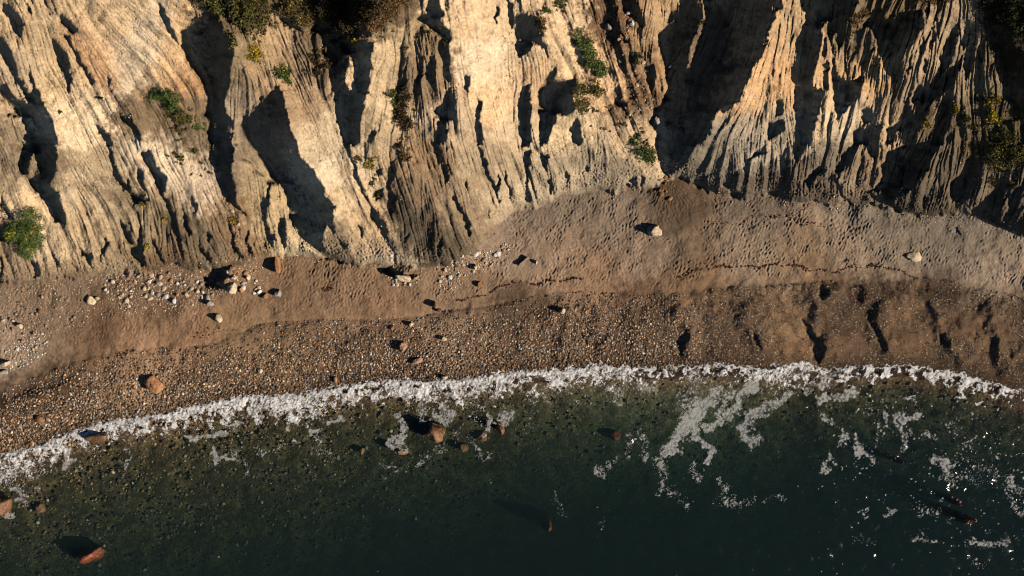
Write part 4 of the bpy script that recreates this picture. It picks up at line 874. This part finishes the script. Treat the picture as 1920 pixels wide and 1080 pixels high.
# rubble between the single stones
us_, vs2, rs_, cs_ = [], [], [], []
for P, n, ml in RUB:
    q = in_poly(P, n, 500+n); us_.append(q[:,0]); vs2.append(q[:,1]); rs_.append(.7+1.3*g_.random(n)**2); cs_.append(pick(g_, ml, n, .25))
for (P, n) in [([(100,515),(500,490),(520,520),(430,560),(380,590),(200,600),(60,640),(0,640),(0,545)],1500),([(100,690),(380,640),(420,655),(180,690),(60,740)],160),([(560,600),(900,590),(900,600),(560,622)],240),([(0,520),(500,480),(500,510),(0,550)],500),([(850,480),(960,430),(1000,470),(880,540),(830,570)],260),([(1240,335),(1700,380),(1900,430),(1900,450),(1700,410),(1300,380)],260),([(1780,180),(1840,200),(1900,330),(1850,380),(1790,300)],200),([(440,60),(600,60),(640,200),(560,160),(440,140)],160),([(700,260),(860,260),(900,400),(760,400)],160),([(130,180),(300,120),(330,180),(200,260)],120)]:
    q = in_poly(P, n, 600+n); us_.append(q[:,0]); vs2.append(q[:,1]); rs_.append(.55+1.2*g_.random(n)**3); cs_.append(pick(g_, ["cream","brown","pink","grey","white"], n, .3))
n = 2600; fu_ = g_.uniform(U0+10, 1900, n); fv_ = np.interp(fu_, us, foot)+g_.normal(0,1,n)*3+np.abs(g_.normal(0,6,n)); dn = .35+.65*sstep(-.5,.8,bil(noise_fbm((NV,NU),60,144,2.2),fu_,fv_)); kk = g_.random(n) < dn*(1-.55*sstep(950,1000,fu_))
us_.append(fu_[kk]); vs2.append(fv_[kk]); rs_.append(.6+1.5*g_.random(kk.sum())**3); cs_.append(pick(g_, ["cream","brown","pink","grey","brown","cream"], kk.sum(), .3))
pebbles("rubble", np.concatenate(us_), np.concatenate(vs2), np.concatenate(rs_), np.concatenate(cs_), M_PEB)
# shingle bank: cobbles big in the west, fine gravel in the east
def strew(n, seed):
    q = np.random.default_rng(seed); u = q.uniform(U0+5, U1-5, n); a = np.interp(u, us, berm); b = np.interp(u, us, shore)
    return u, a-6+(b-a+16)*q.random(n)
ncell = noise_fbm((NV,NU), 34, 91, 1.9)
u, v = strew(44000, 78)
fb = (v-np.interp(u,us,berm))/np.maximum(np.interp(u,us,shore)-np.interp(u,us,berm),1)
eastc = sstep(1180,1480,u)
den = .95*sstep(-.12,.42,fb+.15*bil(ncell,u,v))*(1-.35*eastc) + .12
# sandy mounds are nearly free of cobbles
for (a, b, ru, rv) in [(1485,650,26,42),(1500,660,22,36),(1590,640,36,36),(1690,640,44,46),(1840,620,50,36),(1700,570,40,16),(470,640,26,24),(1150,560,40,14),(900,580,40,10),(1400,535,60,8),(1380,560,1,1)]:
    den *= 1-.88*np.exp(-(((u-a)/ru)**2+((v-b)/rv)**2)**2)
den = np.where(eastc>.5, den*(.7+.8*sstep(-.3,.9,bil(ncell,u,v))), den)
k = g_.random(len(u)) < den; u, v, fb, eastc = u[k], v[k], fb[k], eastc[k]
r = (1.1+1.7*g_.random(len(u))**2.2)*(.75+.35*fb.clip(0,1))*(1.12-.55*eastc)*(1.0+.15*sstep(500,100,u))
cols = pick(g_, ["brown","brown","brown","pink","grey","brown","cream","dark","orange","dark","grey"], len(u), .26)
wet = sstep(.72,1.0,fb)[:,None]; cols = cols*(1-.45*wet)*(1.0-.18*eastc[:,None])
pebbles("shingle", u, v, r, cols, M_PEB)
u, v = strew(52000, 79); k = (u > 1050) | (g_.random(len(u)) < .15); u, v = u[k], v[k]
den = .35+.65*sstep(-.6,.8,bil(ncell,u,v))
for (a, b, ru, rv) in [(1485,650,26,42),(1690,630,44,40),(1840,615,50,30),(1590,640,30,30)]:
    den *= 1-.8*np.exp(-(((u-a)/ru)**2+((v-b)/rv)**2)**2)
k = g_.random(len(u)) < den; u, v = u[k], v[k]
pebbles("gravel", u, v, .9+.8*g_.random(len(u))**2, pick(g_, ["brown","dark","grey","brown","cream","dark"], len(u), .3)*.8, M_PEB)
# cobbles on the sea bed
q = np.random.default_rng(80); n = 15000; u = q.uniform(U0, U1, n); d = 4+330*q.random(n)**1.2; v = np.interp(u, us, shore)+d
k = q.random(n) < (1-.75*sstep(500,1100,u))*(1-sstep(150,330,d)*.6); u, v = u[k], v[k]
pebbles("seabed_cobbles", u, v, 1.5+3.2*q.random(len(u))**3, pick(q, ["brown","grey","cream","orange","dark","dark","brown"], len(u), .35)*.7, M_PEB, zf=lambda a, b: bed_z(a, b)+.02)
# ---- dried seaweed on the drift lines
DL = [([(1270,520),(1300,508),(1340,500),(1400,500),(1480,496),(1520,505),(1560,510),(1610,498),(1660,500),(1690,508),(1722,522)],750,2.6),([(855,562),(900,556),(960,528),(1000,532),(1060,524),(1090,522)],420,2.0),([(1330,415),(1380,420),(1420,405),(1440,410),(1500,400)],110,6),([(1440,400),(1490,418),(1560,420)],60,4),([(1590,560),(1615,535),(1640,560),(1600,570)],110,6),([(1290,498),(1500,488)],60,5),([(370,630),(400,620),(440,620)],50,8),([(605,545),(625,535)],50,4)]
uu_, vv_ = [], []
for P, n, w in DL:
    P = np.array(P, float); L = np.concatenate([[0], np.cumsum(np.hypot(*np.diff(P,axis=0).T))]); t = g_.random(n)*L[-1]
    cl_ = sstep(-.6,.8,np.sin(t*.21)+np.sin(t*.083+1)+.6*np.sin(t*.5)); kk = g_.random(n) < .25+.75*cl_; t = t[kk]
    uu_.append(np.interp(t, L, P[:,0])+g_.normal(0,w*.5,len(t))); vv_.append(np.interp(t, L, P[:,1])+g_.normal(0,w*.5,len(t))+2*np.sin(t*.13))
u = np.concatenate(uu_); v = np.concatenate(vv_)
m = Mat("dried_seaweed"); m.base(m.mul(m.attr("tint"), m.ramp(m.noise(9,3,.6),.3,.7,.6,1.4))); m.rough(.8)
cw = np.array([lin((74,42,28)), lin((58,40,30)), lin((92,52,30))])[g_.integers(3,size=len(u))]
pebbles("seaweed", u, v, .9+1.5*g_.random(len(u))**2, cw, m.m, flat=.35, lift=.15)

# ------------------------------------------------------------------ plants
def leaf_mat(name, c, var=.5, yellow=None):
    m = Mat(name); col = m.mul(m.attr("tint"), m.ramp(m.noise(1.6,4,.6),.3,.7,.65,1.35)); m.base(col); m.rough(.7,.25)
    return m.m
M_LEAF = leaf_mat("leaf", None); M_FLOW = leaf_mat("flower", None); M_STEM = stone_mat("woody_stem", (.09,.065,.045))
def leaves(name, blobs, n, size, h, colA, colB, mat, parent, org, seed, lo=.25, top=False):
    """leaf blades filling a mound over the ground under the blobs (u,v,ru,rv)"""
    r = np.random.default_rng(seed); bl = np.array(blobs, float); ar = bl[:,2]*bl[:,3]; w = ar/ar.sum()
    b = r.choice(len(bl), n, p=w); th = r.uniform(0,2*np.pi,n); rad = np.sqrt(r.random(n))
    # sprigs: leaves gather around twig tips
    nt = max(8, n//26); tid = r.integers(nt, size=n)
    tb = r.choice(len(bl), nt, p=w); tth = r.uniform(0,2*np.pi,nt); tr_ = np.sqrt(r.random(nt))*(.8+.35*r.random(nt))
    tu = bl[tb,0]+bl[tb,2]*tr_*np.cos(tth); tv = bl[tb,1]+bl[tb,3]*tr_*np.sin(tth); thh = (lo+(1-lo)*r.random(nt))*np.sqrt(np.clip(1.08-tr_**2*.9,.06,1.1))
    sp = .17*np.sqrt(ar.mean())
    u = tu[tid]+r.normal(0,sp,n); v = tv[tid]+r.normal(0,sp,n); hh_ = np.clip(thh[tid]+r.normal(0,.10,n), .05, 1.2)*h
    P = pt(u, v, 0); P[:,2] += hh_
    d = r.standard_normal((n,3)); d[:,2] = np.abs(d[:,2])*.6; d /= np.linalg.norm(d,axis=1,keepdims=True)
    s2 = np.cross(d, r.standard_normal((n,3))); s2 /= np.linalg.norm(s2,axis=1,keepdims=True)
    L = size*(.6+.8*r.random(n))[:,None]; wd = L*.30
    mid = P+d*L*.5; nrm = np.cross(d, s2)
    co = np.stack([P, mid+s2*wd+nrm*L*.08, P+d*L, mid-s2*wd+nrm*L*.08], 1).reshape(-1,3)-np.array(org)
    i = np.arange(n)*4; f = np.stack([i, i+1, i+2, i+3], -1)
    tmix = r.random(nt)[tid]*.7+.3*r.random(n); c = np.array(colA)*(1-tmix[:,None])+np.array(colB)*tmix[:,None]
    me = np_mesh(name, co, f, np.repeat(c, 4, 0), smooth=False)
    return link(name, me, mat, parent), (tu, tv, thh*h)
def stems(tips, cu, cv, parent, org, n, r0=.02):
    tu, tv, th = tips; vs_, f = [], []; k = min(n, len(tu)); rr = random.Random(int(cu))
    for i in range(k):
        bu_ = cu+(tu[i]-cu)*.45; bv_ = cv+(tv[i]-cv)*.45
        a = pt(bu_, bv_, -.05); b = pt(tu[i], tv[i], 0); b[2] += th[i]; mid = (a+b)/2+np.array([rr.uniform(-.06,.06), rr.uniform(-.06,.06), .05])
        for s, (p, q, ra_, rb_) in enumerate(((a,mid,r0,r0*.7),(mid,b,r0*.7,r0*.3))):
            ax = q-p; ax /= np.linalg.norm(ax)+1e-9; e1 = np.cross(ax,(.3,.8,.1)); e1 /= np.linalg.norm(e1); e2 = np.cross(ax,e1); b0 = len(vs_)
            for pp_, r_ in ((p,ra_),(q,rb_)):
                for j in range(4): an = j*math.pi/2; vs_.append(pp_+(e1*math.cos(an)+e2*math.sin(an))*r_-np.array(org))
            f += [[b0+j, b0+(j+1)%4, b0+4+(j+1)%4, b0+4+j] for j in range(4)]
    me = np_mesh("stems", np.array(vs_), np.array(f)); return link("stems", me, M_STEM, parent)
G1, G2 = tuple(lin((58,78,36))), tuple(lin((106,126,62))); O1, O2 = tuple(lin((58,58,28))), tuple(lin((112,104,52)))
D1, D2 = tuple(lin((40,44,22))), tuple(lin((88,84,42))); R1, R2 = tuple(lin((84,62,40))), tuple(lin((140,108,72))); Y1, Y2 = tuple(lin((190,160,30))), tuple(lin((225,200,50)))
def shrub(blobs, h, ca, cb, label, seed, cat="shrub", name="shrub", flowers=0, n=None, size=.13, group=None, lo=.25):
    bl = np.array(blobs, float); w = bl[:,2]*bl[:,3]; cu, cv = (bl[:,0]*w).sum()/w.sum(), (bl[:,1]*w).sum()/w.sum()
    org = pt(cu, cv); root = bpy.data.objects.new(name, None); C.objects.link(root); root.location = tuple(org); root.empty_display_size = .3
    tag(root, label, cat, group)
    sc = float(K*(1-org[2]/H)); area = w.sum()*math.pi*sc*sc
    n = n or int(max(90, area*5/(size*size*.5)))
    _, tips = leaves("foliage", blobs, n, size, h, ca, cb, M_LEAF, root, org, seed, lo)
    stems(tips, cu, cv, root, org, 24 if area > .6 else 8)
    if flowers: leaves("flowers", blobs, flowers, size*.8, h*1.12, Y1, Y2, M_FLOW, root, org, seed+500, .8)
S = shrub
S([(62,412,19,20),(38,438,24,20),(66,445,22,22),(58,468,18,15)],1.1,G1,G2,"large heart shaped green bush with yellow flowers on the cliff at the far left",1,flowers=160)
S([(295,180,18,9),(315,183,20,12),(328,200,14,12)],.7,G1,G2,"spreading bright green bush high on the broad left cliff",2)
S([(330,215,16,10),(350,225,14,8)],.4,O1,O2,"thin olive scrub trailing below the spreading green bush",3)
S([(376,237,10,9)],.5,G1,G2,"small yellow green tuft on the rim of the deep left gully",4)
S([(480,95,10,14),(486,108,9,12),(470,108,5,6)],.6,O2,Y1,"yellowish flowering bush on the tan ledge left of the round green bush",5,flowers=60)
S([(533,138,15,13),(542,148,10,10)],.7,G1,G2,"round green bush at the peak of the tan clay ridge",6,flowers=40)
S([(475,20,34,24),(480,45,28,18),(462,36,20,16)],1.7,D1,O2,"big dark olive bush hanging over the top left of the second ridge",7,size=.16)
S([(398,6,22,10),(412,20,14,10)],.8,G1,O2,"green scrub at the top edge directly left of the big dark olive bush",8)
S([(437,77,9,12)],.6,O1,O2,"small olive bush on the gully rim below the big dark olive bush",9)
S([(560,12,28,14),(575,38,14,18),(540,25,18,10)],1.0,R1,O2,"dry brown and yellow scrub at the top between the olive bush and the dark thicket",10,flowers=30)
S([(640,12,46,22),(690,20,44,24),(660,44,34,18),(620,30,26,22)],1.6,D1,R1,"wide dark brown thicket overhanging the top of the shaded ravine",11,size=.16)
S([(745,8,26,12),(722,24,24,20),(705,50,16,16)],.9,R1,R2,"dry reddish brown brush at the right shoulder of the dark thicket",12)
S([(737,178,9,11),(741,196,7,9)],.6,G1,O2,"dark green bush in the brown hollow of the rilled middle cliff",13)
S([(758,185,14,18),(750,215,12,22),(762,232,10,14)],.35,R1,O1,"dead brown brush below and beside the dark green hollow bush",14)
S([(1013,42,9,16),(1016,56,8,10)],.9,O1,R2,"dark upright bush on the crest throwing a long shadow near the top centre",15)
S([(1023,20,9,6)],.4,G1,G2,"small bright green tuft above the dark upright crest bush",16)
S([(1050,6,11,9)],.6,O1,G2,"yellow green bush cut by the top edge right of the small bright tuft",17)
S([(1080,68,10,13),(1095,85,16,14),(1104,104,14,12)],.8,G1,G2,"long bright green bush upper part of the green strip on the right crest",18,flowers=14)
S([(1112,122,18,13),(1122,134,16,14)],.9,G1,G2,"rounder bright green bush at the lower end of the green strip",19)
S([(1088,176,13,16),(1092,198,17,14)],1.0,O1,O2,"large olive bush below the green strip, casting shade to its left",20)
S([(1112,160,13,11),(1122,174,10,9)],.8,D1,O2,"dark olive bush touching the lower green bush and the large olive bush",21)
S([(1190,268,8,10),(1198,288,10,10)],.5,G1,G2,"green bush in the runnel left of the ravine mouth, left of a pair",22)
S([(1217,290,13,16),(1222,305,9,8)],.7,O1,G2,"yellow green bush at the ravine mouth, right of a pair",23)
S([(1196,256,6,5)],.3,G1,G2,"tiny green tuft just above the pair of bushes at the ravine mouth",24)
S([(1196,105,9,8),(1192,118,7,6)],.4,O1,G1,"dull green weeds growing in the rubble filled gully",25)
S([(672,300,5,7),(690,312,9,8),(700,300,5,6)],.35,O1,Y1,"yellowish weeds beside the dark crack right of the smooth clay spur",26)
S([(705,365,6,8),(700,345,5,6)],.3,O1,O2,"olive weeds lower down the dark crack right of the clay spur",27)
S([(757,293,8,10),(748,278,8,8)],.35,O1,R2,"olive brown scrub above the pinkish boulder on the rilled slope",28)
S([(1605,35,14,11),(1618,28,10,10),(1600,48,8,7)],.6,O1,R2,"dry olive bush on the small knob near the top right",30)
S([(1735,232,10,9)],.35,O1,Y1,"sparse yellowish weed on a shaded rib, left of the other right slope weeds",31)
S([(1790,205,9,9)],.35,O1,Y1,"sparse yellowish weed on a shaded rib between the leftmost rib weed and the yellow bushes",51)
S([(1850,195,12,10),(1864,188,8,6)],.4,O1,Y1,"yellow green low bush uppermost on the brown slope at the right",32,flowers=20)
S([(1857,218,12,12),(1868,228,8,8)],.45,O1,Y2,"bright yellow green low bush second from the top on the right brown slope",33,flowers=40)
S([(1806,222,10,8),(1824,240,10,7)],.3,O1,O2,"faint olive weeds left of the yellow green bushes on the right slope",34)
S([(1880,262,22,14),(1862,285,22,16),(1895,295,24,22),(1870,310,18,12)],.9,D1,O2,"broad dark leafy thicket on the lower right cliff",35,flowers=50)
S([(1885,20,34,20),(1900,45,30,22),(1850,8,22,10),(1915,70,14,20),(1870,40,18,12),(1930,40,24,50)],1.2,D1,O1,"dark brown green heath covering the clifftop at the top right corner",36,size=.15)
S([(1743,4,24,7),(1765,0,16,6)],.6,O1,R2,"olive grass tuft cut by the top edge near the right clifftop",37)
S([(1918,100,6,10)],.4,R2,R1,"pale dry grass hanging under the clifftop heath at the right edge",38)
S([(268,384,5,3)],.2,O2,Y1,"tiny yellow tuft highest of four on the grey ribs of the left cliff",39)
S([(311,410,7,3)],.2,O1,Y1,"tiny dark yellow tuft on the grey rib right of the highest tiny tuft",40)
S([(277,462,5,5)],.25,G1,Y2,"tiny yellow green tuft lowest on the grey ribs of the left cliff",41)
S([(342,297,6,7)],.3,G1,O2,"small green tuft on the smooth brow left of the deep gully, lower of two",42)
S([(366,282,8,6)],.3,G1,O2,"small green tuft on the smooth brow left of the deep gully, upper of two",52)
S([(438,412,6,6)],.25,O1,Y1,"tiny yellowish tuft among the stones of the narrow left gully",43)
S([(660,74,6,4),(672,76,8,3)],.3,O2,Y1,"yellow tuft hanging on the rim below the dark thicket",44)
S([(190,184,4,3)],.15,O1,O2,"faint olive sprig on the bare clay left of the spreading green bush",45)
S([(112,210,3,2)],.15,O1,O2,"tiny olive sprig alone on pale clay near the far left gully",53)
S([(592,110,8,16),(596,135,6,10),(614,120,6,12)],.4,O1,R1,"dull olive scrub along the left rim of the shaded ravine",46)
S([(1316,45,5,5)],.25,O1,O2,"small olive tuft beside the narrow sunlit rib in the ravine shade",47)
S([(8,392,4,6)],.3,O1,O2,"small dark tuft in the shaded notch at the left edge",48)
S([(1860,340,9,7),(1895,345,12,8)],.4,D1,O2,"dark leafy scrub fringe under the broad right thicket",49)

# low dry scrub and grass thinning out into the clay around the bushes
r_ = np.random.default_rng(9)
bl_ = []
for (a, b, ru, rv, k) in [(340,235,34,45,26),(385,300,26,26,10),(1105,190,20,30,10),(1150,220,34,34,16),(1205,280,16,26,8),(1860,240,44,60,46),(1880,310,40,34,26),(555,30,44,26,20),(500,60,50,44,24),(600,120,20,44,14),(760,215,26,48,22),(735,50,40,36,18),(1895,60,44,50,26),(1740,12,34,10,8),(1610,45,30,24,10),(690,320,16,44,10),(1050,20,34,20,8),(430,60,20,36,10),(800,80,40,20,8)]:
    for _ in range(k): bl_.append((a+r_.normal(0,ru*.6), b+r_.normal(0,rv*.6), r_.uniform(2,7), r_.uniform(2,7)))
o, _ = leaves("dry_scrub", bl_, 9000, .11, .22, lin((80,70,42)), lin((128,112,68)), M_LEAF, None, (0,0,0), 77, .1)
tag(o, kind="stuff")
